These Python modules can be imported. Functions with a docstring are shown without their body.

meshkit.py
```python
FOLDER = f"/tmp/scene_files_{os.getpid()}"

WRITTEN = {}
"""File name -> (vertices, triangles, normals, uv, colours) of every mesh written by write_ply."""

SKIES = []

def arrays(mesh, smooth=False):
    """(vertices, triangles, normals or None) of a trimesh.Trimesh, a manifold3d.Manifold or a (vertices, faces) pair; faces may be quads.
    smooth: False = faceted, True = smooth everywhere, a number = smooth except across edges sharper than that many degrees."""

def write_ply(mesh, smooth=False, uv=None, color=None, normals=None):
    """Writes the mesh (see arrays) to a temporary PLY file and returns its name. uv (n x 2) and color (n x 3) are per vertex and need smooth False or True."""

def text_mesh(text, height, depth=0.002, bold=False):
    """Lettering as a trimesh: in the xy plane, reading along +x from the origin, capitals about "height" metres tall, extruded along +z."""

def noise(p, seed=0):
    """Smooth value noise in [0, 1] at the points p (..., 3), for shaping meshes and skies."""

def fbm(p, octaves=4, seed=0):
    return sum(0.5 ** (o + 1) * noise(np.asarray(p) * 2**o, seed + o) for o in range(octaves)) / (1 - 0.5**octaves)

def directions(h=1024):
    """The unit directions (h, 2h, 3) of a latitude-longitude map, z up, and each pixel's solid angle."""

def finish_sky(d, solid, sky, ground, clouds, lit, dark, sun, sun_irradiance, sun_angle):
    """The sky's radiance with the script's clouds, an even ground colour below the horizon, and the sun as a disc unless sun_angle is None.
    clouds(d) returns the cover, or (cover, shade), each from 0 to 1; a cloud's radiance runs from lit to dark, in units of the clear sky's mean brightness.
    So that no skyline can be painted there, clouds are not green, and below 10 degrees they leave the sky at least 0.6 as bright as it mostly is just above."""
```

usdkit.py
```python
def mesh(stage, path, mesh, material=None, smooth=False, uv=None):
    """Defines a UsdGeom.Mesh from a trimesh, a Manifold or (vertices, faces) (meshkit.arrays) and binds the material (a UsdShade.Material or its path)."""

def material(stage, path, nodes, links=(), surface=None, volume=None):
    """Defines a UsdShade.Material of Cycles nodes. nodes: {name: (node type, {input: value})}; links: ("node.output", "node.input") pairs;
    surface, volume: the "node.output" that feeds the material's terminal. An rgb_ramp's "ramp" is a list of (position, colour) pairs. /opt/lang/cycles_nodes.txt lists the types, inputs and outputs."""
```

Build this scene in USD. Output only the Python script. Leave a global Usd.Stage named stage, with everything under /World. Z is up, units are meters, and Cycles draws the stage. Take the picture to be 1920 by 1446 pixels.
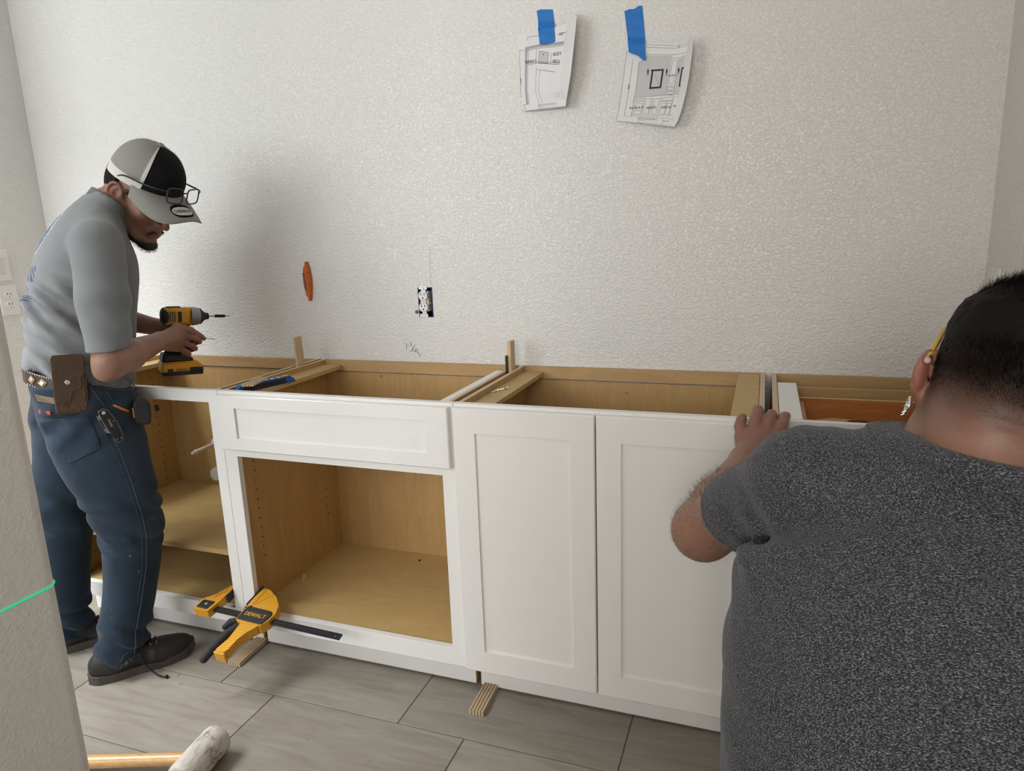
import math, random
import numpy as np, trimesh, usdkit, meshkit
import shapely.geometry as sg
from shapely import affinity
from scipy.interpolate import CubicSpline
from scipy.spatial import cKDTree
from pxr import Usd, UsdGeom, UsdLux, UsdShade, Sdf, Gf, Vt

stage = Usd.Stage.CreateInMemory()
UsdGeom.SetStageUpAxis(stage, UsdGeom.Tokens.z)
UsdGeom.SetStageMetersPerUnit(stage, 1.0)
UsdGeom.Xform.Define(stage, '/World'); UsdGeom.Scope.Define(stage, '/World/Looks')

# ------------------------------------------------------------------ camera, sky, daylight, exposure
cam = UsdGeom.Camera.Define(stage, '/World/camera')
cr, cu, cf = (0.94035568, 0.3383954, -0.03492473), (-0.04002448, 0.21199904, 0.97644992), (-0.33783017, 0.91681239, -0.2128986)
cam.AddTransformOp().Set(Gf.Matrix4d(*cr, 0, *cu, 0, *(-c for c in cf), 0, 0.7441, -2.1038, 1.2940, 1))
cam.CreateHorizontalApertureAttr(36.0); cam.CreateVerticalApertureAttr(36.0 * 1446 / 1920)
cam.CreateFocalLengthAttr(36.0 * 1294.42 / 1920); cam.CreateClippingRangeAttr(Gf.Vec2f(0.02, 60))
cam.CreateExposureAttr(-1.83)

def rect_light(name, size, power, color, rot, loc):
    l = UsdLux.RectLight.Define(stage, '/World/' + name)
    l.CreateWidthAttr(size[0]); l.CreateHeightAttr(size[1]); l.CreateIntensityAttr(power); l.CreateColorAttr(Gf.Vec3f(*color))
    l.AddTranslateOp().Set(Gf.Vec3d(*loc)); l.AddRotateXYZOp().Set(Gf.Vec3f(*rot))
    return l
# daylight through the skylight left of the partition; fill light through two unseen windows added behind the camera
rect_light('skylight_daylight', (1.40, 1.40), 98.0, (0.95, 0.98, 1.0), (0, 0, 0), (-2.50, -1.70, 2.985))
rect_light('window_daylight', (4.30, 1.60), 20.0, (0.95, 0.98, 1.0), (90, 0, 0), (-2.72, -3.72, 1.80))
rect_light('side_window_daylight', (1.10, 1.20), 36.0, (1.0, 0.95, 0.885), (90, 0, 0), (0.60, -3.72, 1.65))
sky = UsdLux.DomeLight.Define(stage, '/World/sky'); sky.CreateIntensityAttr(0.6); sky.CreateColorAttr(Gf.Vec3f(0.80, 0.90, 1.0))

# ------------------------------------------------------------------ helpers
USED = {}
def numbered(parent, name):
    k = parent + '/' + name
    n = USED.get(k, -1) + 1; USED[k] = n
    return k if n == 0 else '%s_%03d' % (k, n)
def setk(p, label=None, cat=None, group=None, kind=None):
    for key, val in (('label', label), ('category', cat), ('group', group), ('kind', kind)):
        if val: p.SetCustomDataByKey(key, val)
LOC = {}
def thing(name, label=None, cat=None, loc=(0, 0, 0), group=None, kind=None):
    path = numbered('/World', name)
    x = UsdGeom.Xform.Define(stage, path); x.AddTranslateOp().Set(Gf.Vec3d(*map(float, loc)))
    setk(x.GetPrim(), label, cat, group, kind); LOC[path] = np.array(loc, float)
    return path
def obj(name, mesh, mat, parent='/World', label=None, cat=None, group=None, kind=None, smooth=False, col=None):
    """One Mesh prim; vertices are given in world metres and stored relative to the thing's base."""
    path = numbered(parent, name)
    v, f, n = meshkit.arrays(mesh, False)
    top = '/'.join(path.split('/')[:3]); off = LOC.get(top, np.zeros(3))
    m = usdkit.mesh(stage, path, (v - off, f), M[mat], smooth=smooth)
    if col is not None:
        UsdGeom.PrimvarsAPI(m).CreatePrimvar('tone', Sdf.ValueTypeNames.Color3fArray, 'vertex').Set(Vt.Vec3fArray.FromNumpy(np.asarray(col, np.float32)))
    setk(m.GetPrim(), label, cat, group, kind)
    return path
def curves(name, strands, width, mat, parent, label=None, kind=None):
    path = numbered(parent, name); top = '/'.join(path.split('/')[:3]); off = LOC.get(top, np.zeros(3))
    c = UsdGeom.BasisCurves.Define(stage, path); c.CreateTypeAttr('linear')
    c.CreateCurveVertexCountsAttr([len(s) for s in strands])
    c.CreatePointsAttr(Vt.Vec3fArray.FromNumpy((np.concatenate(strands) - off).astype(np.float32)))
    w = np.concatenate([np.linspace(width, width * .35, len(s)) for s in strands])
    c.CreateWidthsAttr(Vt.FloatArray.FromNumpy(w.astype(np.float32))); c.SetWidthsInterpolation('vertex')
    UsdShade.MaterialBindingAPI.Apply(c.GetPrim()).Bind(M[mat]); setk(c.GetPrim(), label, kind=kind)
    return path
cat = trimesh.util.concatenate
def box(x0, x1, y0, y1, z0, z1, b=0.0015):
    """A box with chamfered edges (12 + 32 triangles)."""
    lo, hi = np.minimum((x0, y0, z0), (x1, y1, z1)), np.maximum((x0, y0, z0), (x1, y1, z1))
    b = min(b, 0.45 * (hi - lo).min())
    if b <= 0:
        return trimesh.creation.box(bounds=[lo, hi])
    pts = []
    for s in np.ndindex(2, 2, 2):
        c = np.where(s, hi, lo); d = np.where(s, -1, 1) * b
        for k in range(3):
            p = c + d; p[k] = c[k]; pts.append(p)
    return trimesh.convex.convex_hull(np.array(pts))
def hull(pts):
    return trimesh.convex.convex_hull(np.asarray(pts, float))
def frame(p0, p1, up=(0, 0, 1)):
    """4x4 matrix whose z runs from p0 to p1."""
    z = np.array(p1, float) - p0; z /= np.linalg.norm(z)
    x = np.cross(up, z)
    if np.linalg.norm(x) < 1e-6: x = np.cross((0, 1, 0), z)
    x /= np.linalg.norm(x); T = np.eye(4); T[:3, 0], T[:3, 1], T[:3, 2], T[:3, 3] = x, np.cross(z, x), z, p0
    return T
def axes(o, x, y, z):
    T = np.eye(4); T[:3, 0], T[:3, 1], T[:3, 2], T[:3, 3] = x, y, z, o
    return T
def cyl(p0, p1, r, n=24, b=0.0):
    L = np.linalg.norm(np.subtract(p1, p0))
    prof = [(0, 0), (r - b, 0), (r, b), (r, L - b), (r - b, L), (0, L)] if b else [(0, 0), (r, 0), (r, L), (0, L)]
    m = trimesh.creation.revolve(np.array(prof), sections=n); m.apply_transform(frame(p0, p1)); return m
def lathe(prof, p0, p1, n=32):
    m = trimesh.creation.revolve(np.array(prof, float), sections=n); m.apply_transform(frame(p0, p1)); return m
def tube(pts, r, sides=8):
    p = np.asarray(pts, float); r = np.broadcast_to(r, len(p)).astype(float)
    t = np.gradient(p, axis=0); t /= np.linalg.norm(t, axis=1, keepdims=True) + 1e-12
    ref = np.array([0, 0, 1.0]) if abs(t[:, 2]).mean() < .8 else np.array([1.0, 0, 0])
    a = np.cross(t, ref); a /= np.linalg.norm(a, axis=1, keepdims=True) + 1e-12; b = np.cross(t, a)
    g = np.arange(sides) * 2 * np.pi / sides
    v = (p[:, None] + r[:, None, None] * (np.cos(g)[None, :, None] * a[:, None] + np.sin(g)[None, :, None] * b[:, None])).reshape(-1, 3)
    f = []
    for i in range(len(p) - 1):
        for j in range(sides):
            q = (i * sides + j, i * sides + (j + 1) % sides, (i + 1) * sides + (j + 1) % sides, (i + 1) * sides + j)
            f += [(q[0], q[2], q[1]), (q[0], q[3], q[2])]
    n = len(v); v = np.vstack([v, p[0], p[-1]]); e = (len(p) - 1) * sides
    for j in range(sides):
        f += [(n, j, (j + 1) % sides), (n + 1, e + (j + 1) % sides, e + j)]
    m = trimesh.Trimesh(v, f, process=False); m.fix_normals(); return m
def spline(pts, n):
    p = np.asarray(pts, float); t = np.r_[0, np.cumsum(np.linalg.norm(np.diff(p, axis=0), axis=1))]
    return CubicSpline(t, p)(np.linspace(0, t[-1], n))
def extrude(poly, depth, T=None):
    if not hasattr(poly, 'geom_type'): poly = sg.Polygon(poly)
    m = cat([trimesh.creation.extrude_polygon(g, depth, engine='earcut') for g in getattr(poly, 'geoms', [poly])])
    if T is not None: m.apply_transform(T)
    return m
def rounded(poly, r, depth, b, T=None):
    """An extruded outline with rounded corners and chamfered front and back edges (convex outlines)."""
    p = sg.Polygon(poly)
    while p.buffer(-r * 1.05).is_empty: r *= .6
    while p.buffer(-b * 1.05).is_empty: b *= .6
    p = p.buffer(-r).buffer(r, 6)
    a, c = np.array(p.exterior.coords)[:-1], np.array(p.buffer(-b).exterior.coords)[:-1]
    pts = np.vstack([np.c_[c, np.zeros(len(c))], np.c_[a, np.full(len(a), b)], np.c_[a, np.full(len(a), depth - b)], np.c_[c, np.full(len(c), depth)]])
    m = trimesh.convex.convex_hull(pts)
    if T is not None: m.apply_transform(T)
    return m
def letters(text, height, T, depth=0.0004, bold=False, centre=False, squeeze=1.0):
    m = meshkit.text_mesh(text, height, depth, bold)
    if centre: m.apply_translation([-m.bounds[:, 0].mean(), -height / 2, 0])
    m.apply_scale([squeeze, 1, 1]); m.apply_transform(T); return m

# ------------------------------------------------------------------ materials
M = {}
def mat(name, nodes, links, surface='p.BSDF'):
    M[name] = usdkit.material(stage, '/World/Looks/' + name, nodes, links, surface)
def plain(name, color, rough=0.5, metal=0.0, bump=0.0, bscale=300, **kw):
    nodes = {'p': ('principled_bsdf', dict(base_color=color, roughness=rough, metallic=metal, **kw))}; links = []
    if bump:
        nodes.update(t=('texture_coordinate', {}), n=('noise_texture', dict(scale=bscale, detail=3.0)), b=('bump', dict(strength=bump, distance=0.001)))
        links = [('t.object', 'n.vector'), ('n.fac', 'b.height'), ('b.normal', 'p.normal')]
    mat(name, nodes, links)
def wood(name, c0, c1, stretch, scale=9.0, rough=0.55, bump=0.15, fleck=None):
    """Straight-grained wood: noise stretched along one axis (stretch = scale factors), with finer pores."""
    nodes = {'t': ('texture_coordinate', {}), 'm': ('mapping', dict(scale=stretch)), 'oi': ('object_info', {}),
             'of': ('vector_math', dict(math_type='scale', vector1=(3.1, 1.7, 2.3))), 'ad': ('vector_math', dict(math_type='add')),
             'n': ('noise_texture', dict(scale=scale, detail=6.0, roughness=0.6, distortion=1.2)),
             'n2': ('noise_texture', dict(scale=scale * 7, detail=4.0, roughness=0.7)),
             'mx': ('mix_float', dict(fac=0.35)), 'r': ('rgb_ramp', dict(ramp=[(0.3, c0), (0.5, tuple((a + b) / 2 for a, b in zip(c0, c1))), (0.68, c1)])),
             'b': ('bump', dict(strength=bump, distance=0.0006)), 'p': ('principled_bsdf', dict(roughness=rough))}
    links = [('t.object', 'ad.vector1'), ('oi.random', 'of.scale'), ('of.vector', 'ad.vector2'), ('ad.vector', 'm.vector'), ('m.vector', 'n.vector'), ('m.vector', 'n2.vector'),
             ('n.fac', 'mx.a'), ('n2.fac', 'mx.b'), ('mx.result', 'r.fac'), ('r.color', 'p.base_color'), ('mx.result', 'b.height'), ('b.normal', 'p.normal')]
    mat(name, nodes, links)
def ply_edge(name, axis, scale=420.0, c0=(0.17, 0.09, 0.045), c1=(0.60, 0.44, 0.27)):
    """Laminated plywood edge: thin plies alternating along one axis."""
    nodes = {'t': ('texture_coordinate', {}), 's': ('separate_xyz', {}), 'k': ('math', dict(math_type='multiply', value2=scale)), 'sn': ('math', dict(math_type='sine')),
             'n': ('noise_texture', dict(scale=40.0, detail=4.0)), 'ma': ('math', dict(math_type='multiply_add', value2=0.9, value3=0.0)), 'ad': ('math', dict(math_type='add')),
             'r': ('rgb_ramp', dict(ramp=[(0.2, c0), (0.55, c1), (1.0, c1)])), 'mr': ('map_range', dict(from_min=-1.0, from_max=1.0)), 'p': ('principled_bsdf', dict(roughness=0.7))}
    links = [('t.object', 's.vector'), ('s.' + axis, 'k.value1'), ('t.object', 'n.vector'), ('k.value', 'sn.value1'), ('n.fac', 'ma.value1'), ('sn.value', 'ad.value1'),
             ('ma.value', 'ad.value2'), ('ad.value', 'mr.value'), ('mr.result', 'r.fac'), ('r.color', 'p.base_color')]
    mat(name, nodes, links)
def wall_paint(name, color, strength, scale):
    """Orange-peel textured wall paint: splatter blobs in relief."""
    nodes = {'g': ('texture_coordinate', {}), 'm': ('mapping', dict(scale=(1.0, 1.0, 1.25))), 'n': ('noise_texture', dict(scale=scale, detail=2.5, roughness=0.55, distortion=0.6)),
             'r': ('map_range', dict(range_type='smoothstep', from_min=0.40, from_max=0.66)), 'n2': ('noise_texture', dict(scale=scale * 0.35, detail=2.0)),
             'ma': ('math', dict(math_type='multiply_add', value2=0.5)), 'b': ('bump', dict(strength=strength, distance=0.004)),
             'p': ('principled_bsdf', dict(base_color=color, roughness=0.36, specular_ior_level=0.5))}
    links = [('g.object', 'm.vector'), ('m.vector', 'n.vector'), ('n.fac', 'r.value'), ('m.vector', 'n2.vector'), ('n2.fac', 'ma.value1'), ('r.result', 'ma.value3'),
             ('ma.value', 'b.height'), ('b.normal', 'p.normal')]
    mat(name, nodes, links)
def toned(name, rough, bump=0.0, bscale=200.0, grain=0.0, gscale=900.0, spec=0.5, sheen=0.0, sss=0.0, bdist=0.001):
    """Colour from the mesh's own 'tone' values (skin, cloth), with fine grain and relief."""
    nodes = {'a': ('attribute', dict(attribute='tone')), 't': ('texture_coordinate', {}), 'n': ('noise_texture', dict(scale=gscale, detail=3.0)),
             'mr': ('map_range', dict(from_min=0.25, from_max=0.75, to_min=1.0 - grain, to_max=1.0 + grain)), 'mu': ('vector_math', dict(math_type='scale')),
             'n2': ('noise_texture', dict(scale=bscale, detail=4.0)), 'b': ('bump', dict(strength=bump, distance=bdist)),
             'p': ('principled_bsdf', dict(roughness=rough, specular_ior_level=spec, sheen_weight=sheen, subsurface_weight=sss, subsurface_scale=0.006))}
    links = [('t.object', 'n.vector'), ('n.fac', 'mr.value'), ('a.color', 'mu.vector1'), ('mr.result', 'mu.scale'), ('mu.vector', 'p.base_color'),
             ('t.object', 'n2.vector'), ('n2.fac', 'b.height'), ('b.normal', 'p.normal')]
    if sss:                                                          # close-cropped scalp and stubble are matt, bare skin has its sheen
        nodes.update(bw=('rgb_to_bw', {}), sl=('map_range', dict(from_min=0.01, from_max=0.12, to_min=0.03, to_max=spec, clamp=True)))
        links += [('a.color', 'bw.color'), ('bw.val', 'sl.value'), ('sl.result', 'p.specular_ior_level')]
    mat(name, nodes, links)

wall_paint('wall_paint', (0.765, 0.752, 0.728), 0.48, 104.0)
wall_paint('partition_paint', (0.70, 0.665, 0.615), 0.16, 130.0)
plain('ceiling_paint', (0.80, 0.79, 0.77), 0.7)
plain('cabinet_white', (0.83, 0.815, 0.79), 0.32, bump=0.04, bscale=60)
plain('white_plastic', (0.78, 0.77, 0.74), 0.35)
plain('pvc_white', (0.66, 0.64, 0.60), 0.35)
plain('window_glass', (1, 1, 1), 0.0, transmission_weight=1.0, ior=1.01)
plain('dark_hole', (0.01, 0.006, 0.004), 0.9)
plain('graphite', (0.16, 0.155, 0.15), 0.6)
plain('ink', (0.035, 0.035, 0.037), 0.7)
plain('ink_grey', (0.36, 0.36, 0.37), 0.7)
plain('print_grey', (0.55, 0.54, 0.54), 0.7)
plain('paper', (0.74, 0.735, 0.735), 0.75)
plain('blue_tape', (0.006, 0.155, 0.50), 0.6, bump=0.25, bscale=260)
plain('orange_plastic', (0.52, 0.115, 0.015), 0.55)
plain('galvanized', (0.48, 0.48, 0.47), 0.42, 0.85, bump=0.1)
plain('steel', (0.62, 0.62, 0.60), 0.28, 1.0)
plain('box_blue', (0.012, 0.022, 0.085), 0.5)
plain('brass', (0.60, 0.42, 0.16), 0.35, 0.9)
plain('yellow_plastic', (0.66, 0.315, 0.018), 0.42, bump=0.05)
plain('black_plastic', (0.017, 0.017, 0.019), 0.5)
plain('black_rubber', (0.022, 0.022, 0.024), 0.75, bump=0.15)
plain('grey_metal_paint', (0.30, 0.31, 0.32), 0.4, 0.5)
plain('black_steel', (0.028, 0.029, 0.031), 0.38, 0.4)
plain('level_blue', (0.012, 0.10, 0.38), 0.35)
plain('level_label', (0.55, 0.62, 0.70), 0.4)
plain('pencil_orange', (0.72, 0.20, 0.03), 0.4)
plain('pencil_yellow', (0.70, 0.42, 0.03), 0.35)
plain('eraser_pink', (0.62, 0.40, 0.40), 0.8)
plain('silver', (0.80, 0.79, 0.77), 0.18, 1.0)
plain('glasses_frame', (0.012, 0.012, 0.014), 0.3)
plain('lens', (1, 1, 1), 0.02, transmission_weight=1.0, ior=1.12)
plain('cap_black', (0.0065, 0.006, 0.006), 0.9, specular_ior_level=0.2, bump=0.15, bscale=900)
plain('cap_grey', (0.255, 0.25, 0.225), 0.85, bump=0.3, bscale=1100)
plain('cap_cream', (0.62, 0.59, 0.53), 0.85, bump=0.2, bscale=900)
plain('patch_white', (0.60, 0.60, 0.57), 0.6)
plain('concha_silver', (0.70, 0.66, 0.58), 0.35, 0.7)
plain('belt_leather', (0.045, 0.022, 0.013), 0.5, bump=0.2, bscale=400)
plain('patch_leather', (0.16, 0.115, 0.07), 0.7, bump=0.2, bscale=400)
plain('label_red', (0.42, 0.055, 0.03), 0.7)
plain('lace_black', (0.010, 0.010, 0.010), 0.8)
plain('stitch_blue', (0.060, 0.085, 0.115), 0.8)
plain('hair_black', (0.0055, 0.0042, 0.004), 0.7, specular_ior_level=0.15)
plain('beard_hair', (0.016, 0.010, 0.007), 0.55)
plain('arm_hair', (0.022, 0.014, 0.010), 0.5)
plain('sole_rubber', (0.070, 0.057, 0.047), 0.8, bump=0.4, bscale=120)
plain('shoe_leather', (0.017, 0.015, 0.014), 0.6, bump=0.4, bscale=90)
plain('trouser_black', (0.03, 0.031, 0.034), 0.9, bump=0.3, bscale=700)
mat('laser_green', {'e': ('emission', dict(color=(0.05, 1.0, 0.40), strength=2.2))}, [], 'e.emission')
wood('maple_x', (0.40, 0.240, 0.095), (0.51, 0.33, 0.145), (1, 7, 7), 4.0, bump=.06)
wood('maple_y', (0.48, 0.30, 0.12), (0.62, 0.42, 0.19), (7, 1, 7), 4.0, bump=.06)
wood('maple_z', (0.42, 0.250, 0.090), (0.53, 0.34, 0.138), (7, 7, 1), 4.0, bump=.06)
wood('maple_pale', (0.47, 0.315, 0.120), (0.55, 0.385, 0.165), (2, 6, 6), 3.0, bump=.05)
wood('maple_orange', (0.30, 0.095, 0.02), (0.52, 0.21, 0.055), (1, 8, 8), 5.0, rough=0.35)
wood('pine', (0.50, 0.34, 0.18), (0.70, 0.53, 0.33), (12, 12, 1), 7.0)
wood('hickory', (0.48, 0.25, 0.085), (0.70, 0.44, 0.19), (2, 12, 12), 7.0, rough=0.3)
wood('dark_wood', (0.035, 0.02, 0.012), (0.11, 0.07, 0.04), (12, 12, 1), 8.0)
ply_edge('ply_edge_y', 'y'); ply_edge('ply_edge_x', 'x', 900.0); ply_edge('ply_edge_z', 'z', 520.0)
plain('ply_raw', (0.62, 0.49, 0.33), 0.7, bump=0.2, bscale=200)
# porcelain floor tile: vein-cut stone look, streaks along the long side, tone varies per tile
mat('floor_tile', {'t': ('texture_coordinate', {}), 'oi': ('object_info', {}), 'of': ('vector_math', dict(math_type='scale', vector1=(7.3, 5.1, 0.0))), 'ad': ('vector_math', dict(math_type='add')),
    'm': ('mapping', dict(scale=(1.6, 13.0, 1.0))), 'n': ('noise_texture', dict(scale=2.6, detail=8.0, roughness=0.62, distortion=0.9)),
    'r': ('rgb_ramp', dict(ramp=[(0.26, (0.240, 0.208, 0.166)), (0.46, (0.295, 0.262, 0.217)), (0.60, (0.325, 0.296, 0.252)), (0.75, (0.36, 0.338, 0.296))])),
    'n3': ('noise_texture', dict(scale=34.0, detail=3.0, roughness=0.6)), 'sp': ('map_range', dict(range_type='smoothstep', from_min=0.24, from_max=0.33)),
    'mx': ('mix', dict(mix_type='mix', color1=(0.17, 0.14, 0.11))), 'rr': ('map_range', dict(to_min=0.90, to_max=1.06)), 'sc': ('vector_math', dict(math_type='scale')),
    'b': ('bump', dict(strength=0.12, distance=0.001)), 'p': ('principled_bsdf', dict(roughness=0.38))},
    [('t.object', 'ad.vector1'), ('oi.random', 'of.scale'), ('of.vector', 'ad.vector2'), ('ad.vector', 'm.vector'), ('m.vector', 'n.vector'), ('n.fac', 'r.fac'),
     ('ad.vector', 'n3.vector'), ('n3.fac', 'sp.value'), ('sp.result', 'mx.fac'), ('r.color', 'mx.color2'), ('oi.random', 'rr.value'), ('mx.color', 'sc.vector1'), ('rr.result', 'sc.scale'),
     ('sc.vector', 'p.base_color'), ('n.fac', 'b.height'), ('b.normal', 'p.normal')])
plain('grout', (0.13, 0.113, 0.095), 0.9, bump=0.3, bscale=400)
mat('window_pane', {'f': ('fresnel', dict(IOR=1.45)), 't': ('transparent_bsdf', {}), 'g': ('glossy_bsdf', dict(roughness=0.02)), 'x': ('mix_closure', {})},
    [('f.fac', 'x.fac'), ('t.BSDF', 'x.closure1'), ('g.BSDF', 'x.closure2')], 'x.closure')
plain('ply_dark', (0.30, 0.19, 0.10), 0.75, bump=0.2, bscale=200)
mat('mallet_rubber', {'t': ('texture_coordinate', {}), 'n': ('noise_texture', dict(scale=26.0, detail=7.0, roughness=0.72, distortion=0.8)), 'm': ('mapping', dict(scale=(1.0, 0.5, 1.0))),
    'r': ('rgb_ramp', dict(ramp=[(0.30, (0.10, 0.07, 0.05)), (0.40, (0.27, 0.22, 0.165)), (0.50, (0.56, 0.52, 0.45)), (0.70, (0.64, 0.61, 0.55))])), 'b': ('bump', dict(strength=0.25, distance=0.002)), 'p': ('principled_bsdf', dict(roughness=0.6))},
    [('t.object', 'm.vector'), ('m.vector', 'n.vector'), ('n.fac', 'r.fac'), ('r.color', 'p.base_color'), ('n.fac', 'b.height'), ('b.normal', 'p.normal')])
toned('skin', 0.48, bump=0.12, bscale=420, grain=0.08, gscale=300, spec=0.45, sss=0.12)
toned('cotton', 0.9, bump=0.15, bscale=900, grain=0.07, gscale=1200, spec=0.2, sheen=0.15)
toned('denim', 0.85, bump=0.35, bscale=1100, grain=0.30, gscale=1300, spec=0.2, sheen=0.1)
plain('neckband_dark', (0.13, 0.133, 0.137), 0.9, bump=0.2, bscale=900)
plain('belt_edge', (0.30, 0.19, 0.10), 0.5)
plain('tooled_leather', (0.085, 0.048, 0.026), 0.5, bump=0.5, bscale=160)
plain('leather_light', (0.150, 0.090, 0.048), 0.5)
plain('leather_edge', (0.120, 0.072, 0.038), 0.55)

mat('heather_grey', {'t': ('texture_coordinate', {}), 'm': ('mapping', dict(scale=(0.55, 1.3, 1.0))), 'n': ('noise_texture', dict(scale=700.0, detail=2.0, roughness=0.6)), 'n2': ('noise_texture', dict(scale=9.0, detail=3.0)),
    'r': ('rgb_ramp', dict(ramp=[(0.36, (0.018, 0.019, 0.023)), (0.49, (0.052, 0.054, 0.062)), (0.60, (0.145, 0.15, 0.165)), (0.72, (0.31, 0.32, 0.345))])),
    'b': ('bump', dict(strength=0.35, distance=0.0012)), 'p': ('principled_bsdf', dict(roughness=0.95, specular_ior_level=0.15, sheen_weight=0.15))},
    [('t.object', 'm.vector'), ('m.vector', 'n.vector'), ('n.fac', 'r.fac'), ('r.color', 'p.base_color'), ('n.fac', 'b.height'), ('b.normal', 'p.normal')])
plain('scalp_hair', (0.0045, 0.0035, 0.003), 0.7, specular_ior_level=0.1)
plain('ferrule', (0.55, 0.48, 0.20), 0.3, 0.9)
plain('fray_pale', (0.22, 0.25, 0.27), 0.9)

# ------------------------------------------------------------------ the room
XL, XR, YB, ZC = -2.058, 1.279, -3.60, 2.75
XN, YL = -5.40, -0.42                                             # the room opens to the left beyond the short left wall
def slab(poly, holes, T, t):
    return extrude(sg.Polygon(poly, holes), t, T)
TY = axes((0, 0, 0), (1, 0, 0), (0, 0, 1), (0, -1, 0))       # (u, v) -> (x, z), thickness towards -y
TX = axes((0, 0, 0), (0, 1, 0), (0, 0, 1), (1, 0, 0))        # (u, v) -> (y, z), thickness towards +x
def sh(T, d): U = T.copy(); U[:3, 3] += d; return U
BX0, BX1, BZ0, BZ1 = -0.3595, -0.3045, 1.031, 1.132             # cut-out for the outlet box
def rect(a, b, c, d): return [(a, c), (b, c), (b, d), (a, d)]
obj('wall_back', slab(rect(XL - .12, XR + .12, -.05, ZC), [rect(BX0, BX1, BZ0, BZ1)], sh(TY, (0, .12, 0)), .12), 'wall_paint', kind='structure')
obj('wall_left', slab(rect(YL, 0, -.05, ZC), [], sh(TX, (XL - .12, 0, 0)), .12), 'wall_paint', kind='structure')
obj('wall_return', slab(rect(XN, XL - .12, -.05, ZC), [], sh(TY, (0, YL + .12, 0)), .12), 'wall_paint', kind='structure')
obj('wall_far_left', slab(rect(YB, YL, -.05, ZC), [], sh(TX, (XN - .12, 0, 0)), .12), 'wall_paint', kind='structure')
obj('wall_right', slab(rect(YB - .12, 0, -.05, ZC), [], sh(TX, (XR, 0, 0)), .12), 'wall_paint', kind='structure')
W1 = (-4.88, -0.56, 1.00, 2.60)  # added unseen window, made wide so its fill light is soft
W2 = (0.05, 1.15, 1.05, 2.25)  # added unseen window that lets in fill for the right side
obj('wall_rear', slab(rect(XN - .12, XR + .12, -.05, ZC), [rect(*W1), rect(*W2)], sh(TY, (0, YB, 0)), .12), 'wall_paint', kind='structure')
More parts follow.
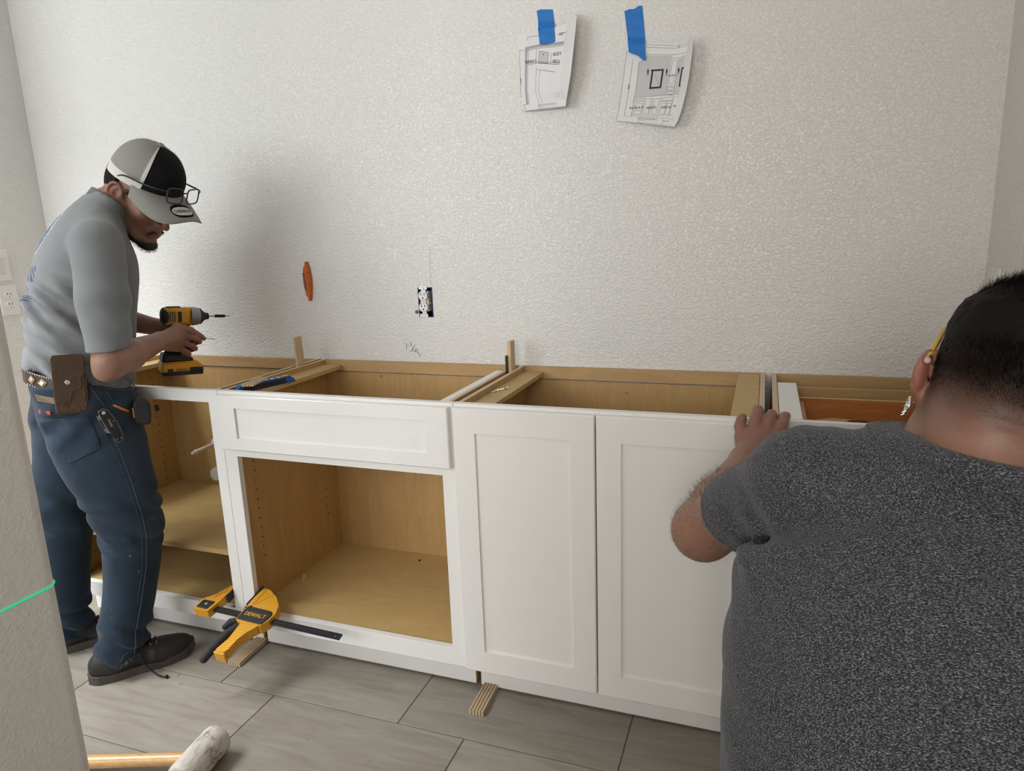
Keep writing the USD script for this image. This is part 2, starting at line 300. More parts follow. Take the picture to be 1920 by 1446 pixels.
# partition whose rounded end stands left of the camera
px0, px1, py1, rb = -0.226, -0.104, -1.531, 0.020
part = sg.box(px0, YB, px1, py1).buffer(-rb).buffer(rb, 12).union(sg.box(px0, YB, px1, YB + .1))
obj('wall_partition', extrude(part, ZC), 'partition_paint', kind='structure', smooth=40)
SKY = (-3.25, -1.75, -2.45, -0.95)                                 # skylight opening: x0, x1, y0, y1
obj('ceiling', slab(rect(XN - .12, XR + .12, YB - .12, .12), [rect(*SKY)], axes((0, 0, ZC), (1, 0, 0), (0, 1, 0), (0, 0, 1)), .22), 'ceiling_paint', kind='structure')
for n, (wx, holes) in enumerate(((W1, 'y'), (W2, 'y'))):  # frames and panes of the two added fill windows
    T = sh(TX, (XL - .095, 0, 0)) if holes == 'x' else sh(TY, (0, YB - .025, 0))
    w = thing('window_%d' % (n + 1), kind='structure', loc=T[:3, 3])
    a, b, c, d = wx
    obj('window_frame', slab(rect(a, b, c, d), [rect(a + .045, b - .045, c + .045, d - .045)], T, .07), 'white_plastic', w)
    obj('mullion', slab(rect((a + b) / 2 - .02, (a + b) / 2 + .02, c + .045, d - .045), [], T, .05), 'white_plastic', w)
    for k in range(2):
        u0, u1 = ((a + .045, (a + b) / 2 - .02), ((a + b) / 2 + .02, b - .045))[k]
        obj('pane', slab(rect(u0, u1, c + .045, d - .045), [], sh(T, (.02, 0, 0) if holes == 'x' else (0, -.02, 0)), .004), 'window_pane', w)

TZ = axes((0, 0, ZC + .16), (1, 0, 0), (0, 1, 0), (0, 0, 1))
w = thing('window_3', kind='structure', loc=(-2.5, -1.7, ZC + .16)); a, b, c, d = SKY
obj('window_frame', slab(rect(a, b, c, d), [rect(a + .05, b - .05, c + .05, d - .05)], TZ, .05), 'white_plastic', w)
obj('pane', slab(rect(a + .05, b - .05, c + .05, d - .05), [], sh(TZ, (0, 0, .02)), .006), 'window_pane', w)

# floor: every porcelain tile a piece of its own on a recessed grout bed
fl = thing('floor', kind='structure')
obj('grout_bed', box(XN, XR, YB, 0, -.05, -.0022, 0), 'grout', fl)
TL, TW, J = 0.6061, 0.2972, 0.0032
rng = random.Random(4)
for row in range(-2, 15):
    y1 = -0.6734 - (row - 1) * TW + 0; y0 = y1 - TW          # row 1 lies just in front of the joint at y = -0.6734
    shift = -0.758 + 0.1992 * row
    xl_ = XL if row < 0 else XN; k0 = int((xl_ - shift) // TL) - 1
    for k in range(k0, k0 + 14):
        a, b = max(shift + k * TL + J / 2, xl_), min(shift + (k + 1) * TL - J / 2, XR)
        c, d = max(y0 + J / 2, YB), min(y1 - J / 2, 0)
        if b - a < .01 or d - c < .01 or (a > px0 and b < px1 and d < py1): continue
        obj('tile', box(a, b, c, d, -.012, rng.uniform(-.0003, .0001), .0009), 'floor_tile', fl)

# ------------------------------------------------------------------ base cabinets
ZT, Z0, FY, DY = 0.876, 0.006, -0.533, -0.552
def side_panel(x0, x1):
    return extrude([(-.004, Z0), (-.447, Z0), (-.447, .110), (-.5145, .110), (-.5145, ZT), (-.004, ZT)], x1 - x0, sh(TX, (x0, 0, 0)))
def panel_edge(x0, x1):                                             # the raw ply edge on top of a side panel
    return box(x0 + .0004, x1 - .0004, -.514, -.0045, ZT - .0002, ZT + .0006, 0)
def shaker(parent, name, x0, x1, z0, z1, st, rl, label=None):
    """A five-piece front: two stiles, two rails, a recessed flat panel."""
    path = numbered(parent, name); UsdGeom.Xform.Define(stage, path); setk(stage.GetPrimAtPath(path), label)
    y0, y1, c = DY, FY - .0008, .0028                              # outer edges bevelled, joints flush
    def bar(n, a0, a1, b0, b1, e):                                  # e: which edges (left, right, bottom, top) lie on the outside
        f = [(a0 + c * e[0], b0 + c * e[2]), (a1 - c * e[1], b0 + c * e[2]), (a1 - c * e[1], b1 - c * e[3]), (a0 + c * e[0], b1 - c * e[3])]
        k = [(a0, b0), (a1, b0), (a1, b1), (a0, b1)]
        obj(n, hull([(x, y0, z) for x, z in f] + [(x, y0 + c, z) for x, z in k] + [(x, y1, z) for x, z in k]), 'cabinet_white', path)
    bar('stile', x0, x0 + st, z0, z1, (1, 0, 1, 1)); bar('stile', x1 - st, x1, z0, z1, (0, 1, 1, 1))
    bar('rail', x0 + st, x1 - st, z0, z0 + rl, (0, 0, 1, 0)); bar('rail', x0 + st, x1 - st, z1 - rl, z1, (0, 0, 0, 1))
    obj('panel', box(x0 + st - .004, x1 - st + .004, y0 + .0065, y1 - .002, z0 + rl - .004, z1 - rl + .004, 0), 'cabinet_white', path)
def pin_holes(c, xs, z0, z1, face, ys=(-.44, -.085), step=.032):
    """Shelf-pin holes: small dark cups set in a side panel."""
    hs = [cyl((xs - .004 * face, y, z), (xs + .00035 * face, y, z), .0026, 8) for y in ys for z in np.arange(z0, z1, step)]
    obj('shelf_pin_holes', cat(hs), 'dark_hole', c, kind='stuff')
def cabinet(label, fx0, fx1, opening, planks, drawer=False, doors=(), shelf=None, front=None):
    c = thing('base_cabinet', label, 'cabinet', ((fx0 + fx1) / 2, -.26, Z0))
    a0, a1, b0, b1 = fx0 + .0075, fx0 + .0205, fx1 - .0205, fx1 - .0075
    for x0, x1 in ((a0, a1), (b0, b1)):
        p = obj('side_panel', side_panel(x0, x1), 'maple_z', c)
        obj('panel_edge', panel_edge(x0, x1), 'ply_raw', p)
    obj('bottom_panel', box(a1, b0, -.5145, -.012, .145, .158, 0), 'maple_pale', c)
    obj('back_panel', box(a1, b0, -.012, -.005, .11, .833, 0), 'maple_z', c)
    obj('nailer_rail', box(a1, b0, -.019, -.005, .838, ZT, .0005), 'maple_x', c)
    # face frame: stiles and rails
    o0, o1 = opening
    obj('stile', box(fx0, o0, FY, FY + .019, .110, ZT, .0006), 'cabinet_white', c)
    obj('stile', box(o1, fx1, FY, FY + .019, .110, ZT, .0006), 'cabinet_white', c)
    obj('rail', box(o0 - .0008, o1 + .0008, FY, FY + .019, .838, ZT, .0005), 'cabinet_white', c)
    obj('rail', box(o0 - .0008, o1 + .0008, FY, FY + .019, .110, .163, .0005), 'cabinet_white', c)
    if front: obj('rail', box(o0 - .0008, o1 + .0008, FY, FY + .019, .6755, .716, .0005), 'cabinet_white', c)
    t = obj('toe_kick', box(a0, b1, -.4575, -.447, Z0, .110, .0004), 'cabinet_white', c)
    obj('ply_edge', box(a0 - .0006, a0 + .0001, -.456, -.4475, Z0 + .001, .109, 0), 'ply_raw', t)
    obj('ply_edge', box(b1 - .0001, b1 + .0006, -.456, -.4475, Z0 + .001, .109, 0), 'ply_raw', t)
    for (x0, x1, y0, y1, z0, z1, m) in planks:
        p = obj('top_brace', box(x0, x1, y0, y1, z0, z1, .0008), m, c)
    if shelf:
        s = obj('shelf', box(a1 + .002, b0 - .002, -.512, -.016, *shelf, .0008), 'maple_pale', c)
        obj('edge_band', box(a1 + .002, b0 - .002, -.5135, -.5118, *shelf, .0004), 'maple_x', s)
    if front: shaker(c, 'drawer_front', fx0 + .005, fx1 - .008, .7005, .8668, .0655, .0372)
    for x0, x1 in doors: shaker(c, 'door', x0, x1, .117, .8678, .0605, .0645)
    return c, (a0, a1, b0, b1)

cL, e = cabinet('open white cabinet with a shelf, behind the man in the cap and jeans', -1.530, -.7645, (-1.486, -.8015),
    [(-1.509, -1.435, -.50, -.020, .846, .861, 'maple_pale')], shelf=(.332, .348))
pin_holes(cL, e[1], .22, .80, 1); pin_holes(cL, e[2], .22, .80, -1)
cS, e = cabinet('white cabinet with a false drawer front over one empty open bay', -.7635, -.0005, (-.7185, -.0410),
    [(-.743, -.672, -.505, -.020, .846, .860, 'maple_pale'), (-.0465, -.0215, -.508, -.098, .8605, .8755, 'cabinet_white')], front=True)
pin_holes(cS, e[1], .31, .68, 1); pin_holes(cS, e[2], .31, .68, -1)
cD, e = cabinet('white cabinet with two closed shaker doors', .0010, .7640, (.046, .719),
    [(.0225, .086, -.507, -.022, .846, .860, 'maple_pale'), (.683, .7425, -.507, -.022, .8605, .8745, 'maple_pale')], doors=((.0045, .3768), (.3806, .7610)))
cR, e = cabinet('white cabinet in the right corner, mostly hidden by the man seen from behind', .7665, 1.2730, (.811, 1.229),
    [(.788, .836, -.508, -.125, .8615, .8755, 'cabinet_white')])
# inside the corner cabinet: a drawer box and a second rail
obj('rear_brace', box(.789, 1.250, -.108, -.096, .80, .860, .0008), 'maple_x', cR)
dr = numbered(cR, 'drawer_box'); UsdGeom.Xform.Define(stage, dr)
for nm, bx in (('drawer_back', (.840, 1.236, -.198, -.186, .766, .851)), ('drawer_side', (.840, .852, -.505, -.199, .766, .845)),
               ('drawer_side', (1.224, 1.236, -.505, -.199, .766, .845)), ('drawer_bottom', (.853, 1.223, -.505, -.199, .792, .798))):
    obj(nm, box(*bx, .0012), 'maple_orange', dr)
obj('drawer_edge', box(.841, 1.235, -.1975, -.1865, .8508, .8518, 0), 'maple_pale', dr)
obj('front_panel', box(.811, 1.229, FY + .002, FY + .016, .163, .838, .001), 'cabinet_white', cR)
# screws that hold the cabinets to the wall
def screw_head(c, p, n, mt='steel'):
    p, n = np.array(p), np.array(n, float)
    obj('screw', cat([cyl(p - n * .004, p + n * .0022, .0048, 14, .001), cyl(p + n * .0021, p + n * .0025, .0016, 6)]), mt, c)
screw_head(cS, (-.735, -.0195, .858), (0, -1, 0)); screw_head(cS, (-.520, -.0125, .822), (0, -1, 0)); screw_head(cS, (-.717, -.0125, .705), (0, -1, 0), 'dark_hole')
screw_head(cD, (.352, -.0125, .800), (0, -1, 0)); screw_head(cD, (.0355, -.20, .74), (1, 0, 0), 'dark_hole'); screw_head(cL, (-1.185, -.0125, .76), (0, -1, 0), 'dark_hole')

# ------------------------------------------------------------------ papers and tape on the wall
CAM = np.array([0.7441, -2.1038, 1.2940])
class Sheet:
    """A paper surface over a grid of control points; (u, v) in [0, 1]."""
    def __init__(s, grid): s.g = np.array(grid, float)
    def __call__(s, u, v):
        g = s.g; R, Cn = g.shape[0] - 1, g.shape[1] - 1
        u, v = np.atleast_1d(u).astype(float) * Cn, np.atleast_1d(v).astype(float) * R
        i, j = np.clip(v.astype(int), 0, R - 1), np.clip(u.astype(int), 0, Cn - 1)
        a, b = (v - i)[:, None], (u - j)[:, None]
        return g[i, j] * (1 - a) * (1 - b) + g[i + 1, j] * a * (1 - b) + g[i, j + 1] * (1 - a) * b + g[i + 1, j + 1] * a * b
def sheet_mesh(S, nu, nv, t=.0004):
    uu, vv = np.meshgrid(np.linspace(0, 1, nu), np.linspace(0, 1, nv)); P = S(uu.ravel(), vv.ravel())
    f = []
    for i in range(nv - 1):
        for j in range(nu - 1):
            a = i * nu + j; f += [(a, a + nu, a + 1), (a + 1, a + nu, a + nu + 1)]
    m = trimesh.Trimesh(P, f, process=False); n = m.vertex_normals
    if n[:, 1].mean() > 0: n = -n; f = [x[::-1] for x in f]
    k = len(P); back = P - n * t
    edge = [(0 * nu + j, 0 * nu + j + 1) for j in range(nu - 1)] + [(i * nu + nu - 1, (i + 1) * nu + nu - 1) for i in range(nv - 1)] + \
           [((nv - 1) * nu + j + 1, (nv - 1) * nu + j) for j in range(nu - 1)] + [((i + 1) * nu, i * nu) for i in range(nv - 1)]
    F = list(f) + [(c + k, b + k, a + k) for a, b, c in f]
    for a, b in edge: F += [(a, a + k, b), (b, a + k, b + k)]
    m = trimesh.Trimesh(np.vstack([P, back]), F, process=False); m.fix_normals(); return m
def on_sheet(S, m2, lift=.00025):
    """Carries a flat mesh, given in the sheet's (u, v), onto the sheet."""
    v = m2.vertices; P = S(v[:, 0], v[:, 1]); e = 1e-3
    n = np.cross(S(np.clip(v[:, 0] + e, 0, 1), v[:, 1]) - S(np.clip(v[:, 0] - e, 0, 1), v[:, 1]), S(v[:, 0], np.clip(v[:, 1] + e, 0, 1)) - S(v[:, 0], np.clip(v[:, 1] - e, 0, 1)))
    n /= np.linalg.norm(n, axis=1, keepdims=True) + 1e-12
    n *= np.where(n[:, 1:2] > 0, -1, 1)
    return trimesh.Trimesh(P + n * lift, m2.faces, process=False)
def quad_map(q):
    """Maps points drawn on a picture of the sheet (corners q: top left, top right, bottom right, bottom left) to (u, v)."""
    (a, b, c, d) = np.array(q, float)
    def f(p):
        p = np.atleast_2d(p).astype(float); u = np.full(len(p), .5); v = u.copy()
        for _ in range(12):
            P = ((1 - u) * (1 - v))[:, None] * a + (u * (1 - v))[:, None] * b + (u * v)[:, None] * c + ((1 - u) * v)[:, None] * d
            du = (1 - v)[:, None] * (b - a) + v[:, None] * (c - d); dv = (1 - u)[:, None] * (d - a) + u[:, None] * (c - b)
            e = p - P; D = du[:, 0] * dv[:, 1] - du[:, 1] * dv[:, 0]
            u = u + (e[:, 0] * dv[:, 1] - e[:, 1] * dv[:, 0]) / D; v = v + (du[:, 0] * e[:, 1] - du[:, 1] * e[:, 0]) / D
        return np.c_[np.clip(u, .002, .998), np.clip(v, .002, .998)]
    return f
def flat_line(pts, w, f, n=10):
    out = []
    for p, q in zip(pts[:-1], pts[1:]):
        p, q = np.array(p, float), np.array(q, float); d = (q - p) / (np.linalg.norm(q - p) + 1e-9); s = np.array([-d[1], d[0]]) * w / 2
        t = np.linspace(0, 1, n)[:, None]; c = p + (q - p) * t; v = f(np.vstack([c + s, c - s]))
        out.append(trimesh.Trimesh(np.c_[v, np.zeros(len(v))], [x for i in range(n - 1) for x in ((i, i + 1, n + i), (i + 1, n + i + 1, n + i))], process=False))
    return out
def flat_fill(pts, f, n=8):
    a, b, c, d = np.array(pts, float); t = np.linspace(0, 1, n); u, v = np.meshgrid(t, t); u, v = u.ravel()[:, None], v.ravel()[:, None]
    w = f(a * (1 - u) * (1 - v) + b * u * (1 - v) + c * u * v + d * (1 - u) * v)
    return [trimesh.Trimesh(np.c_[w, np.zeros(len(w))], [x for i in range(n - 1) for j in range(n - 1) for x in ((i * n + j, i * n + j + 1, i * n + n + j), (i * n + j + 1, i * n + n + j + 1, i * n + n + j))], process=False)]
def flat_text(s, x, y, h, f, ang=0.0, width=None, bold=False):
    m = meshkit.text_mesh(s, 1.0, .1, bold); v = np.array(m.vertices)
    keep = np.isclose(v[m.faces][:, :, 2], v[:, 2].max()).all(1)
    sx = h if width is None else width / np.ptp(v[:, 0])
    c, k = math.cos(ang), math.sin(ang); X, Y = v[:, 0] * sx, -v[:, 1] * h
    w = f(np.c_[x + c * X - k * Y, y + k * X + c * Y]); m = trimesh.Trimesh(np.c_[w, np.zeros(len(w))], m.faces[keep], process=False)
    m.remove_unreferenced_vertices(); return [m]

# left sheet: folded along its right side, the strip beyond the fold standing off the wall
G1 = [[(.0263, -.004, 1.8721), (.0853, -.005, 1.8770), (.1379, -.008, 1.8783), (.1870, -.022, 1.8765)], [(.0272, -.0035, 1.8174), (.0797, -.007, 1.8180), (.1260, -.012, 1.8180), (.1749, -.030, 1.8147)],
      [(.0294, -.0035, 1.7659), (.0780, -.011, 1.7587), (.1202, -.017, 1.7525), (.1653, -.036, 1.7435)], [(.0319, -.004, 1.7180), (.0764, -.013, 1.7099), (.1146, -.019, 1.7032), (.1559, -.038, 1.6941)],
      [(.0350, -.005, 1.6738), (.0873, -.014, 1.6732), (.1324, -.021, 1.6729), (.1778, -.032, 1.6718)], [(.0396, -.012, 1.6566), (.0906, -.021, 1.6556), (.1347, -.028, 1.6549), (.1781, -.036, 1.6540)]]
F1 = [[(.1963, -.022, 1.9091), (.2219, -.060, 1.8817)], [(.1749, -.030, 1.8147), (.2186, -.066, 1.8399)], [(.1653, -.036, 1.7435), (.2101, -.066, 1.7758)], [(.1559, -.038, 1.6941), (.2017, -.062, 1.7270)],
      [(.1778, -.032, 1.6718), (.1842, -.046, 1.6660)], [(.1781, -.036, 1.6540), (.1811, -.042, 1.6549)]]
G2 = [[(.3553, -.0035, 1.8128), (.4095, -.0045, 1.8052), (.4829, -.007, 1.7942), (.5245, -.018, 1.7922)], [(.3474, -.004, 1.7603), (.4097, -.008, 1.7553), (.4638, -.012, 1.7508), (.5176, -.024, 1.7447)],
      [(.3409, -.0045, 1.7125), (.4029, -.011, 1.7090), (.4566, -.016, 1.7061), (.5098, -.028, 1.7019)], [(.3335, -.005, 1.6643), (.3948, -.013, 1.6592), (.4478, -.019, 1.6551), (.5002, -.030, 1.6501)],
      [(.3254, -.006, 1.6230), (.3847, -.014, 1.6160), (.4361, -.021, 1.6100), (.4866, -.030, 1.6038)], [(.3217, -.008, 1.6062), (.3836, -.017, 1.5939), (.4374, -.026, 1.5830), (.4901, -.036, 1.5722)]]
F2 = [[(.5280, -.018, 1.8049), (.5388, -.050, 1.7875)], [(.5176, -.024, 1.7447), (.5356, -.054, 1.7401)], [(.5098, -.028, 1.7019), (.5300, -.054, 1.6950)], [(.5002, -.030, 1.6501), (.5214, -.052, 1.6499)],
      [(.4866, -.030, 1.6038), (.5093, -.046, 1.6068)], [(.4901, -.036, 1.5722), (.4988, -.042, 1.5827)]]
S1, S2 = Sheet(G1), Sheet(G2)
p1 = thing('paper_sheet', 'creased cabinet plan sheet hanging from the left strip of blue tape', 'paper', (.10, 0, 1.66), 'taped plan sheets')
p2 = thing('paper_sheet', 'creased elevation drawing with a black framed mirror, under the right blue tape', 'paper', (.43, 0, 1.59), 'taped plan sheets')
for p, S, F in ((p1, S1, F1), (p2, S2, F2)):
    obj('sheet', sheet_mesh(S, 31, 41), 'paper', p, smooth=35)
    obj('folded_strip', sheet_mesh(Sheet(F), 6, 41), 'paper', p, smooth=35)
NOTE = ['All dimensions - size designations', 'given are subject to verification on', 'job site and adjustment to fit job', 'conditions.']
q1 = quad_map([(215, 330), (890, 190), (870, 1300), (295, 1365)])
ink, gry = [], []
for ln in ([(345, 350), (520, 325)], [(750, 300), (885, 262)], [(345, 350), (345, 385)], [(250, 495), (275, 1150)], [(235, 492), (318, 484)], [(355, 485), (478, 455), (478, 600)], [(365, 470), (372, 1130)],
           [(478, 455), (880, 395)], [(345, 640), (490, 600), (850, 560)], [(345, 625), (490, 585), (850, 548)], [(518, 480), (662, 478), (662, 580), (518, 590), (518, 480)], [(705, 470), (712, 575)],
           [(490, 640), (500, 1135)], [(545, 655), (548, 1110)], [(500, 660), (805, 632)], [(270, 1152), (370, 1135)], [(490, 1150), (745, 1145)], [(490, 1150), (492, 1310)], [(492, 1300), (860, 1268)], [(300, 1340), (865, 1283)],
           [(265, 1155), (300, 1355)], [(310, 1140), (325, 1340)]):
    ink += flat_line(ln, 3.2, q1)
gry += flat_fill([(322, 455), (350, 448), (362, 1135), (335, 1138)], q1) + flat_fill([(322, 455), (500, 415), (500, 440), (322, 480)], q1) + flat_fill([(500, 415), (880, 352), (876, 385), (500, 440)], q1)
gry2 = flat_fill([(520, 482), (660, 480), (660, 578), (520, 588)], q1)
ink += flat_text('131"', 780, 305, 24, q1, -.12, bold=True) + flat_text('63½"', 275, 880, 24, q1, -1.52, bold=True) + flat_text('BVDB18-3', 330, 622, 27, q1, -.22, 155, True)
ink += flat_text('MC1233-R', 738, 500, 27, q1, -.2, 125, True) + flat_text('VSB30-34', 738, 562, 27, q1, -.14, 118, True) + flat_line([(583, 500), (595, 508)], 12, q1)
for k, t in enumerate(NOTE): ink += flat_text(t, 497, 1178 + 18 * k, 13, q1, -.04, 250 if k < 3 else 80)
ink += flat_text('Drawn: 1/1', 495, 1300, 14, q1, -.06, 90)
obj('printed_plan', on_sheet(S1, cat(ink), .0004), 'ink', p1, 'printed plan lines', kind='stuff')
obj('printed_wall_band', on_sheet(S1, cat(gry), .0003), 'ink_grey', p1, kind='stuff')
obj('printed_shading', on_sheet(S1, cat(gry2), .00025), 'print_grey', p1, kind='stuff')
q2 = quad_map([(285, 150), (1155, 135), (940, 1355), (115, 1268)])
ink, gry, blk = [], [], []
for ln in ([(545, 165), (940, 172), (1150, 150)], [(545, 195), (940, 210), (1140, 182)], [(545, 285), (930, 298), (1130, 278)], [(275, 240), (120, 1255)], [(355, 335), (240, 1090)], [(440, 370), (335, 1110)],
           [(375, 818), (1040, 830)], [(372, 822), (340, 1110)], [(522, 825), (482, 1118)], [(768, 835), (725, 1135)], [(962, 850), (910, 1145)], [(340, 1075), (480, 1085), (725, 1095), (910, 1105), (975, 1105)],
           [(230, 1100), (480, 1112), (730, 1122)], [(372, 878), (515, 884)], [(400, 835), (500, 838), (495, 865), (395, 862), (400, 835)], [(392, 905), (490, 910), (468, 1062), (370, 1055), (392, 905)],
           [(380, 1005), (475, 1012)], [(545, 850), (620, 852), (590, 1065), (515, 1060), (545, 850)], [(668, 860), (745, 862), (710, 1072), (640, 1070), (668, 860)], [(640, 835), (605, 1085)],
           [(790, 855), (945, 858), (938, 900), (785, 897), (790, 855)], [(770, 905), (950, 912)], [(785, 930), (860, 935), (835, 1085), (760, 1080), (785, 930)], [(872, 935), (940, 940), (915, 1090), (850, 1085), (872, 935)],
           [(905, 350), (1010, 345), (945, 835), (830, 825), (905, 350)], [(920, 378), (990, 375), (965, 570)], [(920, 378), (895, 570)], [(880, 610), (870, 690), (935, 695), (950, 615)], [(842, 722), (955, 725)], [(838, 778), (950, 780)],
           [(855, 735), (935, 738), (930, 768), (850, 765), (855, 735)], [(850, 790), (930, 792), (925, 820), (845, 818), (850, 790)], [(425, 1135), (805, 1160), (780, 1300), (408, 1285), (425, 1135)],
           [(120, 1262), (408, 1278), (780, 1320), (930, 1330)], [(805, 1165), (960, 1185)], [(895, 1195), (965, 1200)], [(655, 555), (720, 690)], [(985, 860), (1030, 850)], [(575, 545), (530, 548)], [(845, 575), (810, 578)]):
    ink += flat_line(ln, 3.2, q2)
blk += flat_line([(600, 495), (790, 498)], 24, q2) + flat_line([(778, 490), (745, 735)], 26, q2) + flat_line([(755, 722), (580, 720)], 24, q2) + flat_line([(592, 730), (625, 490)], 26, q2)
blk += flat_line([(1090, 492), (1062, 492), (1030, 735), (1050, 728)], 20, q2)
for x, y in ((553, 505), (832, 525), (1010, 520)): blk += flat_line([(x + 4, y - 25), (x, y + 25)], 24, q2) + flat_line([(x + 6, y - 45), (x + 4, y - 25)], 6, q2) + flat_line([(x - 10, y + 42), (x + 10, y + 42)], 14, q2)
gry += flat_fill([(430, 380), (545, 300), (520, 815), (375, 812)], q2) + flat_fill([(545, 300), (900, 305), (825, 822), (520, 815)], q2) + flat_fill([(1015, 345), (1110, 300), (1040, 825), (950, 825)], q2)
ink += flat_text('BVDB18-3', 312, 975, 30, q2, .02, 190, True) + flat_text('VB30FD', 552, 992, 30, q2, .02, 150, True) + flat_text('VSB30-34', 778, 1003, 30, q2, .03, 145, True) + flat_text('V5', 962, 1000, 28, q2, 0, 40, True)
ink += flat_text('MC1233-R', 862, 602, 28, q2, .0, 122, True) + flat_text('131"', 955, 208, 26, q2, -.1, 45, True) + flat_text('96"', 306, 710, 26, q2, -1.42, 55, True)
for k, t in enumerate(NOTE): ink += flat_text(t, 428, 1158 + 20 * k, 14, q2, .06, 285 if k < 3 else 85)
ink += flat_text('Drawn: 1/1', 415, 1290, 15, q2, .04, 95) + flat_text('■ Casetec', 805, 1240, 22, q2, .03, 85)
obj('printed_elevation', on_sheet(S2, cat(ink), .0004), 'ink', p2, 'printed elevation lines', kind='stuff')
obj('printed_mirror_frames', on_sheet(S2, cat(blk), .00045), 'black_plastic', p2, kind='stuff')
obj('printed_shading', on_sheet(S2, cat(gry), .00025), 'print_grey', p2, kind='stuff')
def tape(label, pts, ys):
    """Painter's tape: a strip with a torn end, pressed to the wall above and onto the sheet below."""
    p = sg.Polygon(pts); z0, z1 = p.bounds[1], p.bounds[3]
    m = extrude(p, .0005); m = m.subdivide_to_size(.008); v = m.vertices.copy()
    t = (z1 - v[:, 1]) / (z1 - z0)
    m.vertices = np.c_[v[:, 0], -np.interp(t, *ys) - v[:, 2] - .0005 * np.sin(v[:, 1] * 190 + v[:, 0] * 60), v[:, 1]]
    m.fix_normals(); obj('blue_tape', m, 'blue_tape', label=label, cat='tape', group="painter's tape on the wall", smooth=40)
tape('short strip of blue tape holding the left paper sheet', [(.0880, 1.9305), (.100, 1.9320), (.118, 1.9300), (.1365, 1.9270), (.1420, 1.880), (.1475, 1.8360), (.130, 1.8345), (.0990, 1.8350), (.0930, 1.885)], ([0, .40, .55, 1], [.0012, .0012, .0115, .0160]))
tape('long slanted strip of blue tape holding the right paper sheet', [(.3450, 1.8960), (.360, 1.8990), (.372, 1.8975), (.384, 1.9035), (.3945, 1.9030), (.401, 1.840), (.4070, 1.7590), (.4020, 1.7580), (.3840, 1.7740), (.3590, 1.7850), (.352, 1.84)], ([0, .55, .69, 1], [.0012, .0012, .0095, .0135]))

# ------------------------------------------------------------------ on the wall: marker, outlet, plates, pencil marks
om = thing('orange_marker', 'slim orange plastic piece with black lettering stuck on the wall above the cabinets', 'tool', (-.793, 0, 1.088))
oz = [(-.796, 1.2269), (-.7878, 1.2267), (-.7852, 1.2175), (-.7803, 1.1952), (-.7769, 1.1667), (-.7776, 1.1419), (-.7819, 1.1107), (-.7859, 1.0888), (-.7941, 1.0888), (-.7956, 1.102), (-.8016, 1.1083), (-.8043, 1.1284), (-.8076, 1.1484), (-.8076, 1.1783), (-.8038, 1.2067), (-.7979, 1.2103)]
obj('body', extrude(sg.Polygon(oz).buffer(-.001).buffer(.001), .011, sh(TY, (0, -.001, 0))), 'orange_plastic', om)
mid = [(-.7975 + .0022, 1.2255), (-.790, 1.225), (-.7868, 1.2170), (-.7818, 1.1950), (-.7785, 1.1660), (-.7795, 1.1420), (-.7835, 1.1110), (-.7875, 1.0905), (-.7915, 1.0905), (-.7925, 1.1300), (-.7925, 1.17), (-.7945, 1.21)]
obj('raised_face', extrude(mid, .0018, sh(TY, (0, -.0120, 0))), 'orange_plastic', om)
def upright(o, ang=90): c, k = math.cos(math.radians(ang)), math.sin(math.radians(ang)); return axes(o, (c, 0, k), (-k, 0, c), (0, -1, 0))
obj('lettering', letters('MEDIUM', .0098, upright((-.7955, -.0121, 1.127), 94), .0004, True, squeeze=1.05), 'ink', om, kind='stuff')
obj('small_print', letters('1/4 - 5 ▲', .0052, upright((-.7822, -.0139, 1.137), 92), .0004, True, squeeze=1.6), 'ink', om, kind='stuff')

ou = thing('duplex_outlet', 'white duplex outlet without a cover plate in the open wall box', 'outlet', (-.335, 0, 1.03))
bx0, bx1, bz0, bz1 = BX0 + .001, BX1 - .001, BZ0 + .001, BZ1 - .001
shell = trimesh.boolean.difference([box(bx0, bx1, -.0005, .075, bz0, bz1, 0), box(bx0 + .0022, bx1 - .0022, -.002, .072, bz0 + .0022, bz1 - .0022, 0)])
obj('wall_box', shell, 'box_blue', ou)
obj('receptacle_body', box(-.3545, -.3225, .004, .036, 1.050, 1.119, .002), 'white_plastic', ou)
obj('yoke', box(-.3475, -.3305, .0015, .0035, 1.035, 1.136, .0003), 'galvanized', ou)
obj('mounting_ear', box(-.3550, -.3235, -.0012, .0015, 1.1245, 1.1375, .0005), 'galvanized', ou)
obj('mounting_ear', box(-.3560, -.3245, -.0012, .0015, 1.0300, 1.0430, .0005), 'galvanized', ou)
obj('screw', cyl((-.3392, -.001, 1.129), (-.3392, -.004, 1.129), .0035, 12, .0008), 'steel', ou)
obj('terminal_screw', cyl((-.3225, .013, 1.0905), (-.3165, .013, 1.0905), .0033, 10), 'brass', ou)
obj('terminal_screw', cyl((-.3225, .013, 1.0775), (-.3165, .013, 1.0775), .0033, 10), 'brass', ou)
for k, zc in enumerate((1.1039, 1.0650)):
    th = np.linspace(0, 2 * np.pi, 40, endpoint=False)
    out = np.c_[-.3388 + .0168 * np.cos(th), zc + np.clip(.0168 * np.sin(th), -.0142, .0142)]
    fc = obj('receptacle_face', rounded(out, .002, .0125, .0016, sh(TY, (0, .0065, 0))), 'white_plastic', ou, smooth=35)
    for dx, hh in ((-.0062, .0085), (.0062, .0072)): obj('slot', box(-.3388 + dx - .0011, -.3388 + dx + .0011, -.00645, -.0055, zc + .0015, zc + .0015 + hh, 0), 'dark_hole', fc)
    obj('ground_hole', extrude(sg.Point(-.3388, zc - .0068).buffer(.0024).union(sg.box(-.3412, zc - .0092, -.3364, zc - .0068)), .0006, sh(TY, (0, -.0058, 0))), 'dark_hole', fc)
obj('bridge', box(-.3490, -.3290, -.0030, .005, 1.0795, 1.0895, .001), 'white_plastic', ou)
